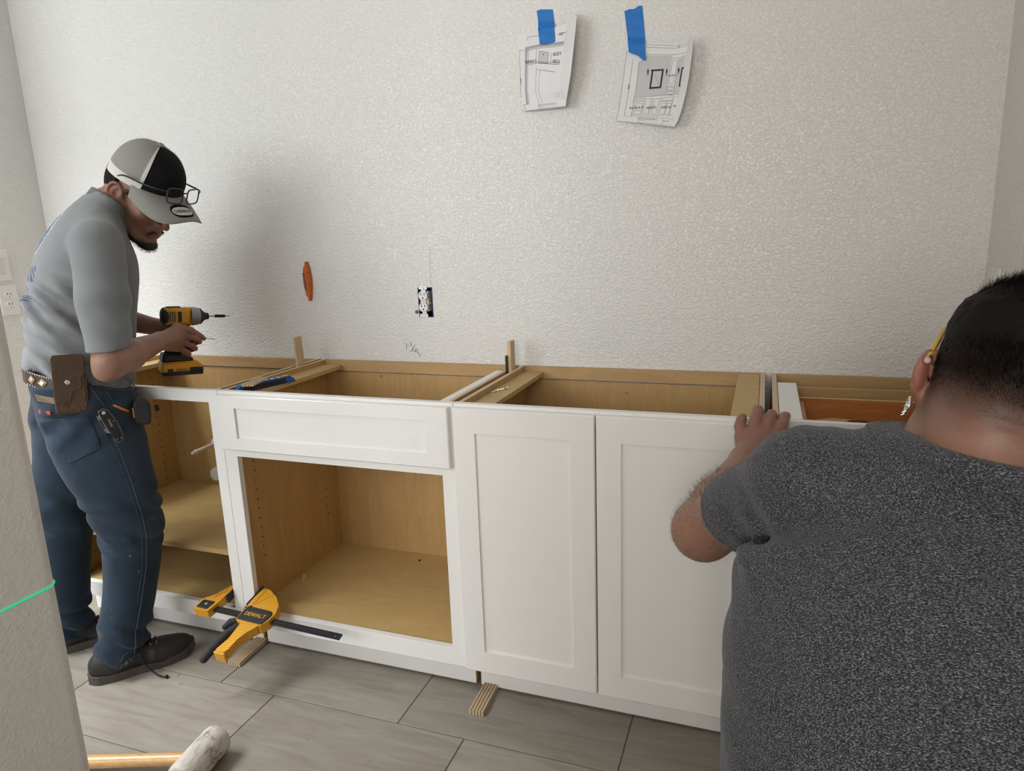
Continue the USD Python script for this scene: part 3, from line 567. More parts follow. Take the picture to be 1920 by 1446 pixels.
obj('centre_screw', cyl((-.3385, -.0028, 1.0845), (-.3385, -.0040, 1.0845), .0017, 10), 'ink_grey', ou)
obj('plaster_tab', lathe([(0, 0), (.0062, 0), (.0058, .003), (.004, .0042), (0, .0046)], (-.3672, -.0002, 1.0490), (-.3672, -.005, 1.0490), 14), 'patch_leather', ou, 'torn brown drywall paper')

def plate(name, label, catn, o, n, up, w, h, kind):
    """A wall plate (w wide, h high) with a rocker or a duplex receptacle; o = centre on the wall, n = outward normal."""
    o, n, up = np.array(o, float), np.array(n, float), np.array(up, float); s = np.cross(up, n); T = axes(o, s, up, n)
    t = thing(name, label, catn, o)
    obj('cover_plate', rounded([(-w / 2, -h / 2), (w / 2, -h / 2), (w / 2, h / 2), (-w / 2, h / 2)], .003, .0055, .002, T), 'white_plastic', t)
    if kind == 'rocker':
        rk = rounded([(-.0165, -.033), (.0165, -.033), (.0165, .033), (-.0165, .033)], .002, .004, .0015); rk.apply_translation((0, 0, .0045)); rk.apply_transform(T); obj('rocker', rk, 'pvc_white', t)
    else:
        for dz in (.0195, -.0195):
            th = np.linspace(0, 2 * np.pi, 32, endpoint=False); q = rounded(np.c_[.0168 * np.cos(th), np.clip(.0168 * np.sin(th), -.0142, .0142) + dz], .002, .004, .001)
            q.apply_translation((0, 0, .0035)); q.apply_transform(T); fc = obj('receptacle_face', q, 'white_plastic', t, smooth=35)
            for dx, hh in ((-.0062, .0085), (.0062, .0072), (0, .004)):
                b = box(dx - .0011, dx + .0011, dz + (.0015 if dx else -.009), dz + (.0015 if dx else -.009) + hh, .0072, .0078, 0); b.apply_transform(T); obj('slot', b, 'dark_hole', fc)
    return t
plate('light_switch', 'white rocker light switch on the left wall, above the outlet plate', 'light switch', (XL, -.221, 1.248), (1, 0, 0), (0, 0, 1), .080, .122, 'rocker')
plate('wall_outlet', 'white outlet plate on the left wall below the light switch', 'outlet', (XL, -.206, 1.112), (1, 0, 0), (0, 0, 1), .072, .118, 'duplex')
plate('wall_plate', 'white switch plate on the right wall just above the dark-haired man', 'wall plate', (XR, -.085, 1.115), (-1, 0, 0), (0, 0, 1), .090, .118, 'rocker')
plate('wall_plate', 'white plate at the right edge of the photo, higher on the right wall', 'wall plate', (XR, -.300, 1.205), (-1, 0, 0), (0, 0, 1), .080, .118, 'rocker')

pn = thing('pencil_note', 'pencilled 1 1/4 measurement on the wall above the sink cabinet', 'pencil mark', (-.39, 0, .90))
for st in ([(-.4145, .940), (-.4158, .918)], [(-.3970, .944), (-.3985, .930)], [(-.3835, .934), (-.4010, .910)], [(-.3890, .922), (-.3935, .915), (-.3800, .914)], [(-.3790, .923), (-.3815, .909)],
           [(-.3760, .921), (-.3735, .911), (-.3700, .902), (-.3635, .896)]):
    obj('stroke', tube(spline([(x, -.0012, z) for x, z in st], 6) if len(st) > 2 else [(x, -.0012, z) for x, z in st], .0007, 5), 'graphite', pn)
obj('pencil_line', tube([(-.3060, -.0010, 1.262), (-.3066, -.0010, 1.20), (-.3085, -.0010, 1.137)], .00035, 5), 'ink_grey', label='faint plumb pencil line rising from the open outlet box', cat='pencil mark')
obj('pencil_tick', tube([(-.6830, -.0010, .954), (-.6835, -.0010, .946)], .0005, 5), 'graphite', label='tiny pencil tick right of the left shims', cat='pencil mark')

# laser light of a levelling tool, put in as a glowing tube: follows the rounded end
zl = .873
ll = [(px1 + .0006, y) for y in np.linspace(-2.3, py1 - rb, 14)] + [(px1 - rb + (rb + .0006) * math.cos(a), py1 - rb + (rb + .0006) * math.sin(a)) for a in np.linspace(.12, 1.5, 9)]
obj('laser_line', tube([(x, y, zl) for x, y in ll], .0013, 6), 'laser_green', label='thin green glowing strip standing in for the laser level light across the partition end', cat='laser line')

# ------------------------------------------------------------------ shims, level, screws on the cabinets
def shim(label, x0, x1, y0, y1, z0, z1, taper, mt='pine', grp='upright shims between cabinets'):
    m = hull([(x, y, z) for y in (y0, y1) for x, z in ((x0, z1), (x1, z1), (x0 + taper * (x1 - x0), z0), (x1, z0))])
    obj('wood_shim', m, mt, label=label, cat='shim', group=grp)
shim('taller upright wood shim between the open cabinet and the sink cabinet', -.7710, -.7650, -.150, -.111, .74, .976, .45)
shim('shorter upright wood shim in front of the taller one, by the open cabinet', -.7645, -.7580, -.156, -.118, .74, .934, .45)
shim('taller upright wood shim between the sink cabinet and the two-door cabinet', -.0040, .0070, -.105, -.066, .72, .969, .3, 'pine')
shim('shorter dark upright wood shim beside the taller one, by the two-door cabinet', -.0078, -.0043, -.118, -.082, .72, .926, .5, 'dark_wood')
# torpedo level on the sink cabinet's left brace
lv = thing('torpedo_level', 'blue and black torpedo level lying on the sink cabinet brace', 'level', (-.690, -.40, .8600))
la, lb = np.array([-.7240, -.490, .8606]), np.array([-.6700, -.3150, .8606]); ld = (lb - la) / np.linalg.norm(lb - la); LT = axes((la + lb) / 2, ld, np.cross((0, 0, 1), ld), (0, 0, 1)); hl = np.linalg.norm(lb - la) / 2 + .012
def lput(m): m.apply_transform(LT); return m
prof = sg.Polygon([(-hl, 0), (hl, 0), (hl - .004, .010), (hl - .020, .0215), (-hl + .020, .0215), (-hl + .004, .010)])
obj('body', lput(extrude(prof, .022, axes((0, .011, 0), (1, 0, 0), (0, 0, 1), (0, -1, 0)))), 'level_blue', lv)
obj('side_panel', lput(box(-hl + .025, hl - .035, -.0125, -.0105, .002, .0165, .0006)), 'black_plastic', lv)
obj('top_label', lput(box(-.020, .055, -.0085, .0085, .0213, .0220, .0003)), 'level_label', lv)
obj('vial', lput(cyl((.062, 0, .0205), (.082, 0, .0205), .0045, 12)), 'pencil_yellow', lv)
for k in range(3): obj('label_stripe', lput(extrude([(-.014 + .022 * k, -.0085), (-.006 + .022 * k, -.0085), (.002 + .022 * k, .0085), (-.006 + .022 * k, .0085)], .0004, axes((0, 0, .0219), (1, 0, 0), (0, 1, 0), (0, 0, 1)))), 'level_blue', lv)
obj('end_cap', lput(box(hl - .034, hl - .006, -.0123, .0123, .0012, .010, .002)), 'level_blue', lv)
def laminated(label, T, L, W, Hh, n, name='plywood_strip', grp=None):
    """An offcut of plywood lying on edge: n plies of alternating tone side by side, each its own piece; T: x along, y across."""
    t = thing(name, label, 'shim', T[:3, 3], grp)
    for k in range(n):
        y0, y1 = -W / 2 + W * k / n, -W / 2 + W * (k + 1) / n; d = .0006 * (k % 2)
        b = box(0, L - .001 * (k % 2), y0 + .0001, y1 - .0001, 0, Hh - d, .0003); b.apply_transform(T)
        obj('ply', b, 'ply_dark' if k % 2 else 'ply_raw', t)
    return t
sd = np.array([-.5, .86, 0]) ; sd /= np.linalg.norm(sd)
laminated('striped plywood offcut lying across the blue level', axes((-.6830, -.4950, .8826), (-.30, .954, 0), (-.954, -.30, 0), (0, 0, 1)), .118, .034, .007, 9)
laminated('striped plywood wedge under the toe kick below the clamp', axes((-.7740, -.5970, .0004), (-.062, .998, 0), (-.998, -.062, 0), (0, 0, 1)), .145, .0400, .0150, 9, grp='plywood wedges on the floor')
laminated('striped plywood wedge under the left end of the two-door cabinet', axes((.0430, -.5810, .0004), (-.035, .999, 0), (-.999, -.035, 0), (0, 0, 1)), .135, .0410, .0150, 9, grp='plywood wedges on the floor')
def wood_screw(label, p, d, L=.046):
    p, d = np.array(p, float), np.array(d, float); d /= np.linalg.norm(d); t = thing('cabinet_screw', label, 'screw', p, 'loose screws on the brace')
    obj('head', lathe([(0, 0), (.0046, 0), (.0048, .0008), (.0022, .0032), (0, .0032)], p, p + d * .004, 14), 'steel', t)
    z = np.linspace(.003, L, 64); r = .0015 + .0006 * (np.arange(64) % 2); r[-8:] *= np.linspace(1, .15, 8); r[:14] = .0017
    obj('shank', tube(p + d * z[:, None], r, 8), 'steel', t)
wood_screw('silver screw lying on the two-door cabinet brace, head pointing to the wall', (.0590, -.285, .8648), (-.030, -.046, -.0035))
wood_screw('silver screw crossing under the other on the two-door cabinet brace', (.0400, -.310, .8648), (-.010, -.040, -.0035), .034)
obj('nail', cyl((.0580, -.083, .8612), (.0800, -.088, .8612), .0008, 8), 'steel', label='thin nail lying at the rear of the two-door cabinet brace', cat='nail')
def scrap(label, pts, h, mt, name='wood_chip', T=None):
    m = extrude(pts, h, T if T is not None else None); obj(name, m, mt, label=label, cat='wood scrap', group='loose wood scraps')
scrap('curled wood splinter on the floor of the empty sink cabinet bay', [(-.728, -.283), (-.722, -.277), (-.705, -.297), (-.700, -.317), (-.704, -.321), (-.710, -.313)], .008, 'ply_raw', T=axes((0, 0, .1582), (1, 0, 0), (0, 1, 0), (0, 0, 1)))
obj('debris_bit', hull([(-.390, -.072, .1582), (-.381, -.070, .1582), (-.382, -.062, .1582), (-.390, -.064, .1582), (-.386, -.067, .164)]), 'dark_hole', label='small black bit near the back of the empty sink cabinet bay', cat='debris')
scrap('flat pale wood offcut in the drawer box of the corner cabinet', [(.885, -.228), (.925, -.205), (.965, -.212), (.945, -.250), (.905, -.256)], .004, 'pine', 'wood_offcut', axes((0, .004, .7990), (1, 0, 0), (0, 1, 0), (0, 0, 1)))
r_ = np.random.RandomState(3)
obj('dark_wad', hull(np.array([.985, -.222, .7985]) + r_.normal(size=(40, 3)) * (.012, .006, .0035)), 'black_rubber', label='small black wad lying in the drawer box of the corner cabinet', cat='debris')
# sawdust crumbs on the braces (uncountable)
cr = []
for c0, c1, n in (((-.735, -.22, .8602), (-.68, -.10, .8602), 26), ((.030, -.46, .8602), (.075, -.36, .8602), 22), ((-.95, -.40, .3482), (-.82, -.10, .3482), 30), ((-.10, -.545, .8602), (-.06, -.53, .8602), 0)):
    for _ in range(n):
        p = np.array([r_.uniform(a, b) if b != a else a for a, b in zip(c0, c1)]); cr.append(hull(p + r_.uniform(-1, 1, (7, 3)) * (.0022, .0022, .0002) + (0, 0, .0004)))
obj('sawdust', cat(cr), 'ply_raw', label='sawdust crumbs scattered on cabinet braces and shelf', cat='sawdust', kind='stuff')

# ------------------------------------------------------------------ plumbing in the open cabinet
pp = thing('water_stub', 'white plastic pipe stub with a capped tip inside the open cabinet', 'pipe', (-1.30, 0, .52))
obj('pipe', cyl((-1.302, -.013, .5185), (-1.297, -.120, .5175), .0083, 20), 'pvc_white', pp, smooth=40)
obj('collar', cyl((-1.297, -.118, .5175), (-1.2965, -.130, .5173), .0096, 20, .001), 'pvc_white', pp, smooth=40)
obj('cap', lathe([(0, 0), (.0070, 0), (.0075, .004), (.0058, .007), (.0064, .012), (.004, .016), (0, .0165)], (-1.2965, -.130, .5173), (-1.296, -.145, .5170), 18), 'pvc_white', pp, smooth=40)
obj('escutcheon', lathe([(0, 0), (.0230, 0), (.0225, .002), (.012, .006), (0, .006)], (-1.302, -.0125, .5185), (-1.302, -.02, .5185), 28), 'white_plastic', pp, smooth=40)
dc = thing('drain_cap', 'round white drain cap on the back of the open cabinet', 'pipe', (-1.31, 0, .39))
obj('cap', lathe([(0, 0), (.0270, 0), (.0270, .018), (.0250, .0205), (0, .0212)], (-1.3080, -.0125, .3925), (-1.3080, -.035, .3925), 32), 'pvc_white', dc, smooth=40)
bk = thing('shelf_peg', 'dark shelf peg in the left side of the open cabinet', 'shelf peg', (-1.507, -.085, .66))
obj('pin', cyl((-1.5095, -.085, .668), (-1.494, -.085, .668), .0026, 10), 'dark_wood', bk); obj('flange', box(-1.5090, -1.5060, -.093, -.077, .660, .684, .001), 'dark_wood', bk)

# ------------------------------------------------------------------ the mallet on the floor
ml = thing('rubber_mallet', 'dirty white rubber mallet with a wooden handle lying on the tiles', 'mallet', (-.54, -.99, 0))
ha, hb = np.array([-.548, -.905, .0405]), np.array([-.528, -1.058, .0405])
prof = [(0, 0), (.030, 0), (.0355, .002), (.0385, .006), (.0398, .016), (.0402, .075), (.0398, .138), (.0385, .148), (.0355, .152), (.030, .154), (0, .154)]
obj('head', lathe(prof, ha, hb, 48), 'mallet_rubber', ml, smooth=35)
hd0, hd1 = np.array([-.560, -.984, .0375]), np.array([-.960, -1.103, .0165])
tt = np.linspace(0, 1, 14); obj('handle', tube(hd0 + (hd1 - hd0) * tt[:, None], np.interp(tt, [0, .3, .75, .95, 1], [.0150, .0158, .0168, .0175, .015]), 20), 'hickory', ml, smooth=40)
obj('handle_pin', cyl((-.5905, -1.0050, .0290), (-.5900, -1.0085, .0290), .0022, 8), 'dark_hole', ml)

# ------------------------------------------------------------------ sculpting: signed distance fields meshed with surface nets
def smin(a, b, k):
    h = np.clip(.5 + .5 * (b - a) / k, 0, 1); return b + (a - b) * h - k * h * (1 - h)
def smax(a, b, k): return -smin(-a, -b, k)
def s_cap(p, a, b, ra, rb=None):
    """Round cone from a to b."""
    a, b = np.asarray(a, float), np.asarray(b, float); rb = ra if rb is None else rb
    ab = b - a; t = np.clip((p - a) @ ab / (ab @ ab), 0, 1)
    return np.linalg.norm(p - a - t[:, None] * ab, axis=1) - (ra + (rb - ra) * t)
def s_chain(p, pts, rad, k=.006):
    d = s_cap(p, pts[0], pts[1], rad[0], rad[1])
    for i in range(1, len(pts) - 1): d = smin(d, s_cap(p, pts[i], pts[i + 1], rad[i], rad[i + 1]), k)
    return d
def s_ell(p, c, r):
    q = (p - c) / np.asarray(r, float); k0 = np.linalg.norm(q, axis=1); k1 = np.linalg.norm(q / r, axis=1)
    return np.where(k1 > 1e-9, k0 * (k0 - 1) / np.maximum(k1, 1e-9), -min(r))
class Loft:
    """Elliptical sections strung along a spine: rows (point, half width, half depth); wdir = the width direction."""
    def __init__(s, rows, wdir, n=60, power=2.0):
        P = np.array([r[0] for r in rows], float); ab = np.array([r[1:3] for r in rows], float)
        t = np.r_[0, np.cumsum(np.linalg.norm(np.diff(P, axis=0), axis=1))]; tt = np.linspace(0, t[-1], n)
        s.P = CubicSpline(t, P)(tt); s.ab = np.stack([np.interp(tt, t, ab[:, 0]), np.interp(tt, t, ab[:, 1])], 1)
        from scipy.ndimage import gaussian_filter1d
        s.ab = gaussian_filter1d(s.ab, n / len(rows) / 3, axis=0, mode='nearest')
        s.T = np.gradient(s.P, axis=0); s.T /= np.linalg.norm(s.T, axis=1, keepdims=True)
        s.w = np.array(wdir, float) / np.linalg.norm(wdir); s.W = s.w - (s.T @ s.w)[:, None] * s.T; s.W /= np.linalg.norm(s.W, axis=1, keepdims=True)
        s.D = np.cross(s.T, s.W); s.tree = None; s.L = t[-1]; s.power = power
    def local(s, p):
        # nearest spine station in the plane that holds the spine (the width direction ignored)
        q = p - (p @ s.w)[:, None] * s.w; c = s.P - (s.P @ s.w)[:, None] * s.w
        if s.tree is None: s.tree = cKDTree(c)
        i = s.tree.query(q)[1]; ax = ((q - c[i]) * s.T[i]).sum(1); h = s.L / (len(s.P) - 1)
        u = np.clip(i + ax / h, 0, len(s.P) - 1); j = np.clip(u.astype(int), 0, len(s.P) - 2); f = (u - j)[:, None]
        L = lambda A: A[j] * (1 - f) + A[j + 1] * f
        o = p - L(s.P); ab = L(s.ab); return (o * L(s.W)).sum(1), (o * L(s.D)).sum(1), (o * L(s.T)).sum(1), ab, u / (len(s.P) - 1)
    def __call__(s, p, grow=0.0):
        w, d, ax, ab, _ = s.local(p); a, b = ab[:, 0] + grow, ab[:, 1] + grow; pw = s.power
        k = ((np.abs(w) / a) ** pw + (np.abs(d) / b) ** pw) ** (1 / pw); e = (k - 1) * np.minimum(a, b)
        return np.where(np.abs(ax) > .02, np.maximum(e, np.abs(ax) - .02 + np.minimum(0, 0)), e)
def net(fn, lo, hi, h, project=1):
    """Surface net of fn < 0 in the box lo..hi with cells of size h; returns a trimesh (outside = outwards)."""
    lo, hi = np.array(lo, float), np.array(hi, float); B = 8
    nb = np.ceil((hi - lo) / (h * B)).astype(int); N = nb * B + 1
    g = np.stack(np.meshgrid(*[np.arange(k) for k in nb], indexing='ij'), -1).reshape(-1, 3)
    dc = fn(lo + (g + .5) * B * h); keep = np.abs(dc) < B * h * 1.35
    V = np.empty(N, np.float32); mask = np.zeros(N, bool)
    big = np.where(dc > 0, 1, -1).reshape(nb)
    V[:-1, :-1, :-1] = np.kron(big, np.ones((B, B, B), np.int8)); V[-1] = V[-2]; V[:, -1] = V[:, -2]; V[:, :, -1] = V[:, :, -2]
    for i, j, k in g[keep]: mask[i * B:i * B + B + 1, j * B:j * B + B + 1, k * B:k * B + B + 1] = True
    ii = np.argwhere(mask); val = np.empty(len(ii))
    for s in range(0, len(ii), 400000): val[s:s + 400000] = fn(lo + ii[s:s + 400000] * h)
    V[mask] = val; S = V < 0
    cnt = sum(S[a:N[0] - 1 + a, b:N[1] - 1 + b, c:N[2] - 1 + c].astype(np.int8) for a, b, c in np.ndindex(2, 2, 2))
    act = (cnt > 0) & (cnt < 8); cells = np.argwhere(act); idx = np.full(act.shape, -1, np.int32); idx[act] = np.arange(len(cells))
    acc = np.zeros((len(cells), 3)); num = np.zeros(len(cells)); cor = list(np.ndindex(2, 2, 2))
    cv = {c: V[tuple((cells + c).T)] for c in cor}
    for a in cor:
        for ax in range(3):
            if a[ax]: continue
            b = tuple(1 if q == ax else a[q] for q in range(3)); va, vb = cv[a], cv[b]; x = (va < 0) != (vb < 0)
            t = va[x] / (va[x] - vb[x]); pt = np.tile(np.array(a, float), (x.sum(), 1)); pt[:, ax] += t; acc[x] += pt; num[x] += 1
    P = lo + (cells + acc / num[:, None]) * h; F = []
    for ax in range(3):
        u, v = (ax + 1) % 3, (ax + 2) % 3; n0 = [slice(None)] * 3; n1 = [slice(None)] * 3; n0[ax], n1[ax] = slice(0, -1), slice(1, None)
        for q in (n0, n1):
            for w in (u, v): q[w] = slice(1, -1)
        e = np.argwhere(S[tuple(n0)] != S[tuple(n1)]); e[:, u] += 1; e[:, v] += 1
        ins = S[tuple(e.T)]; du, dv = np.eye(3, dtype=int)[u], np.eye(3, dtype=int)[v]
        q = np.stack([idx[tuple((e - du - dv).T)], idx[tuple((e - dv).T)], idx[tuple(e.T)], idx[tuple((e - du).T)]], 1)
        q[~ins] = q[~ins][:, ::-1]; F.append(q)
    F = np.vstack(F); F = F[(F >= 0).all(1)]
    for _ in range(project):
        e = h * .25; d = fn(P); gr = np.stack([fn(P + np.eye(3)[k] * e) - d for k in range(3)], 1) / e; n2 = (gr * gr).sum(1)
        st = np.clip(d / np.maximum(n2, .25), -h * .5, h * .5); P = P - gr * st[:, None]
    F = np.vstack([F[:, [0, 1, 2]], F[:, [0, 2, 3]]])
    return trimesh.Trimesh(P, F, process=False)
def near(p, c, r, fn, far=.3):
    """fn only within r of c (elsewhere a large distance): keeps small parts cheap."""
    d = np.linalg.norm(p - np.asarray(c, float), axis=1) - r; o = np.maximum(d, 0) + far; k = d < 0
    if k.any(): o[k] = fn(p[k])
    return o
def lerp(a, b, t): t = np.asarray(t)[:, None]; return np.asarray(a) * (1 - t) + np.asarray(b) * t
def sstep(a, b, x): t = np.clip((x - a) / (b - a), 0, 1); return t * t * (3 - 2 * t)
def blob(p, c, r): return np.exp(-((p - np.asarray(c)) ** 2).sum(1) / r ** 2)

# ------------------------------------------------------------------ a head in its own frame: x ahead, y to its left, z up, origin between the ears (metres)
def s_ear(q, side):
    """Ear: a helix rim, a thin bowl, an antihelix ridge, a tragus and a lobe."""
    o = np.array([-.008, side * .0765, .002]); ang = math.radians(28); ca, sa = math.cos(ang), math.sin(ang)
    ex = np.array([ca, -side * sa, 0]); ez = np.array([-.17, side * .10, 1.0]); ez /= np.linalg.norm(ez); ey = np.cross(ez, ex) * side; ey /= np.linalg.norm(ey); ex = np.cross(ey, ez) * side
    r = q - o; u, v, w = r @ ex, r @ ez, r @ ey                     # u ahead, v up, w outwards
    L = np.stack([u, v, w], 1)
    th = np.radians(np.linspace(-30, 250, 15)); hx = np.stack([-.003 + .0185 * np.cos(th), .006 + .0285 * np.sin(th), .0095 + .003 * np.cos(th + 2.6)], 1)
    d = s_chain(L, hx, [.0036] * 15, .003)
    bowl = np.maximum(s_ell(L, (-.004, .004, .006), (.0185, .029, .0036)), -s_ell(L, (.001, -.003, .0125), (.0105, .0145, .0085)))
    d = smin(d, bowl, .004)
    d = smin(d, s_chain(L, [(.002, .022, .0085), (-.009, .012, .0095), (-.010, -.004, .0095), (-.004, -.016, .0085)], [.0028, .003, .003, .0028], .003), .003)
    d = smin(d, s_cap(L, (.0125, -.004, .006), (.0115, -.010, .0065), .0042), .003)
    d = smin(d, s_ell(L, (-.001, -.0265, .0075), (.0085, .0095, .0045)), .005)
    return d
def s_face(q, ears=True, fat=1.0, front=True):
    y = np.abs(q[:, 1]); m = np.stack([q[:, 0], y, q[:, 2]], 1)
    d = s_ell(m, (-.006, 0, .055), (.098, .0765, .084))
    d = smin(d, s_ell(m, (-.030, 0, .012), (.070, .066 * fat, .066)), .03)
    d = smin(d, s_ell(m, (.046, 0, -.018), (.053, .056 * fat, .080)), .03)
    d = smin(d, s_chain(m, [(.002, .056 * fat, -.022), (.014, .053 * fat, -.058), (.052, .034, -.086), (.084, .006, -.098)], [.018, .0175, .017, .0165], .02), .025)
    d = smin(d, s_ell(m, (.090, 0, -.094), (.0165, .020, .0155)), .014)
    d = smin(d, s_ell(m, (.062, .043, -.012), (.026, .022, .020)), .02)
    d = smin(d, s_cap(m, (.096, .006, .032), (.080, .044, .034), .0095, .008), .014)
    d = smax(d, -s_ell(m, (.104, .032, .010), (.016, .0165, .012)), .012)
    d = smin(d, s_ell(m, (.083, .032, .009), (.0145, .0150, .0125)), .004)
    d = smin(d, s_chain(m, [(.096, 0, .022), (.110, 0, -.004), (.1205, 0, -.022)], [.0075, .0085, .0098], .006), .010)
    d = smin(d, s_ell(m, (.108, .0125, -.027), (.0120, .0085, .0085)), .006)
    d = smin(d, s_ell(m, (.093, 0, -.058), (.0150, .027, .022)), .012)
    d = smin(d, s_cap(m, (.1070, 0, -.0525), (.0985, .021, -.0575), .0052, .0035), .005)
    d = smin(d, s_cap(m, (.1055, 0, -.0665), (.0980, .018, -.0620), .0062, .0040), .005)
    d = smax(d, -s_cap(m, (.1130, 0, -.0592), (.1010, .023, -.0590), .0017), .003)
    if ears:
        d = smin(d, s_ear(q, 1), .006); d = smin(d, s_ear(q, -1), .006)
    return d

# ------------------------------------------------------------------ the man in the cap
OA = np.array([-1.22, -.655, 0.0]); FA = np.array([.5708, .8211, 0.0]); RA = np.array([.8211, -.5708, 0.0]); UA = np.array([0, 0, 1.0])
def A(f, s, z): return OA + f * FA + s * RA + z * UA                # f ahead, s towards his right, z up
def toA(p): r = p - OA; return np.stack([r @ FA, r @ RA, r[:, 2]], 1)
A_ = lambda m: (setattr(m, 'vertices', OA + m.vertices[:, :1] * FA + m.vertices[:, 1:2] * RA + m.vertices[:, 2:] * UA), m.invert() if np.dot(np.cross(FA, RA), UA) < 0 else None, m)[-1]
HS = 1.03; HO = np.array([-1.0540, -.4400, 1.4480]); HX = np.array([.7745, .0420, -.6312]); HX /= np.linalg.norm(HX)
HY = np.array([-.0400, .9988, .0175]); HZ = np.cross(HX, HY); HZ /= np.linalg.norm(HZ); HY = np.cross(HZ, HX)
def toH(p): r = (p - HO) / HS; return np.stack([r @ HX, r @ HY, r @ HZ], 1)
def H(x, y, z): return HO + HS * (x * HX + y * HY + z * HZ)
def headm(m): m.vertices = HO + HS * (m.vertices[:, :1] * HX + m.vertices[:, 1:2] * HY + m.vertices[:, 2:] * HZ); return m
def a_hand_near(q):
    rad4 = [.0098, .0088, .0080, .0072]
    d = s_chain(q, [(.262, .098, 1.014), (.300, .070, 1.012)], [.026, .024])
    for a, r in (((.326, .048, 1.038), .0150), ((.332, .049, 1.019), .0155), ((.327, .048, .999), .0150), ((.314, .046, .980), .0140)):
        d = smin(d, s_cap(q, (.282, .080, 1.012 + (a[2] - 1.012) * .55), a, .0170, r * .92), .012)
    for pts, r in (([(.328, .048, 1.038), (.362, .050, 1.027), (.383, .036, 1.011), (.398, .025, .999)], [.0108, .0098, .0085, .0072]),
                   ([(.333, .049, 1.018), (.368, .049, 1.005), (.382, .030, .991), (.374, .013, .986)], [.0110, .0100, .0086, .0076]),
                   ([(.328, .048, .998), (.358, .047, .981), (.367, .028, .970), (.354, .012, .970)], [.0106, .0096, .0084, .0074]),
                   ([(.315, .046, .980), (.340, .044, .963), (.346, .027, .954), (.334, .013, .956)], [.0098, .0088, .0078, .0068])):
        d = smin(d, s_chain(q, pts, r, .003), .0035)
    d = smin(d, s_chain(q, [(.288, .070, 1.030), (.322, .037, 1.047), (.362, .026, 1.030), (.392, .018, 1.006)], [.0150, .0122, .0105, .0085], .004), .006)
    return d
def a_hand_far(q):
    d = s_chain(q, [(.283, -.078, 1.036), (.312, -.060, 1.015)], [.026, .022])
    for z in (1.024, 1.006, .988, .972): d = smin(d, s_cap(q, (.300, -.066, 1.000 + (z - 1.0) * .7), (.344, -.052, z), .0165, .0135), .012)
    for z, o in ((1.022, .006), (1.004, .004), (.986, .002), (.970, -.004)):
        d = smin(d, s_chain(q, [(.344, -.052, z), (.372 + o, -.030, z - .004), (.366 + o, -.002, z - .006), (.346, .004, z - .007)], [.0108, .0098, .0088, .0076], .003), .0035)
    return smin(d, s_chain(q, [(.296, -.066, 1.034), (.306, -.034, 1.045), (.322, -.006, 1.036), (.338, .006, 1.026)], [.0145, .0122, .0105, .0085], .004), .006)
torsoA = Loft([((.040, 0, .86), .168, .128), ((.050, 0, .96), .158, .138), ((.066, 0, 1.06), .158, .136), ((.086, 0, 1.16), .162, .136), ((.110, 0, 1.25), .168, .130),
               ((.128, 0, 1.32), .168, .108), ((.152, 0, 1.375), .122, .076), ((.182, 0, 1.415), .064, .052)], (0, 1, 0), 70, 2.2)
NECK = [(.150, 0, 1.375), (.225, .010, 1.425)]
def body_a(p):
    q = toA(p)
    d = torsoA(q, -.018)
    d = smin(d, s_cap(q, NECK[0], (.238, .010, 1.452), .062, .056), .03)
    for s in (1, -1): d = smin(d, s_cap(q, (.156, s * .040, 1.370), (.128, s * .165, 1.305), .036, .042), .03)
    d = smin(d, s_cap(q, (.124, .182, 1.290), (.106, .270, 1.000), .044, .043), .03)
    d = smin(d, s_cap(q, (.124, -.182, 1.290), (.085, -.245, 1.085), .044, .043), .03)
    fa = s_chain(q, [(.105, .272, .988), (.150, .225, .998), (.258, .102, 1.014)], [.0430, .0440, .0270], .02)
    d = smin(d, smin(fa, s_ell(q, (.090, .277, .966), (.030, .026, .026)), .02), .02)
    d = smin(d, s_chain(q, [(.085, -.245, 1.085), (.140, -.195, 1.085), (.278, -.080, 1.040)], [.0430, .0430, .0275], .02), .02)
    d = smin(d, near(q, (.33, .04, 1.005), .13, a_hand_near), .014); d = smin(d, near(q, (.33, -.03, 1.005), .13, a_hand_far), .014)
    for s, a, b in ((1, (.060, .100, .84), (.085, .112, .60)), (-1, (.03, -.095, .84), (-.04, -.112, .60))): d = smin(d, s_cap(q, a, b, .090, .075), .03)
    h = near(p, HO, .22, lambda x: s_face(toH(x), True) * HS)
    return smax(smin(d, h, .018), np.where(p[:, 2] < .90, p[:, 1] + .541, -1), .008)
def grown_beard(q):
    """Where the beard grows, in head coordinates: jaw strap, goatee, moustache."""
    y = np.abs(q[:, 1]); m = np.stack([q[:, 0], y, q[:, 2]], 1)
    d = s_chain(m, [(.016, .070, .030), (.012, .068, -.020), (.022, .064, -.060), (.056, .046, -.096), (.090, .012, -.118)], [.007, .009, .010, .012, .014], .01)
    d = smin(d, s_ell(m, (.094, 0, -.106), (.026, .028, .021)), .01)
    mo = s_chain(m, [(.118, 0, -.0445), (.104, .022, -.052), (.094, .031, -.068), (.090, .032, -.092)], [.0040, .0046, .0040, .0050], .004)
    return smin(d, mo, .006)
SK, SKR, SKD = np.array([.300, .158, .108]), np.array([.270, .110, .075]), np.array([.26, .130, .085])
def skin_tone(p, seed):
    n = meshkit.fbm(p * 38, 3, seed)[:, None]; n2 = meshkit.fbm(p * 160, 2, seed + 7)[:, None]
    return SK * (1 + .22 * (n - .5) + .10 * (n2 - .5))
bodyA = net(body_a, A(-.2, -.36, 0)[:3] * 0 + np.array([-1.62, -1.02, .58]), np.array([-.74, -.16, 1.66]), .0043)
pv = bodyA.vertices; qh = toH(pv); qa = toA(pv); col = skin_tone(pv, 1)
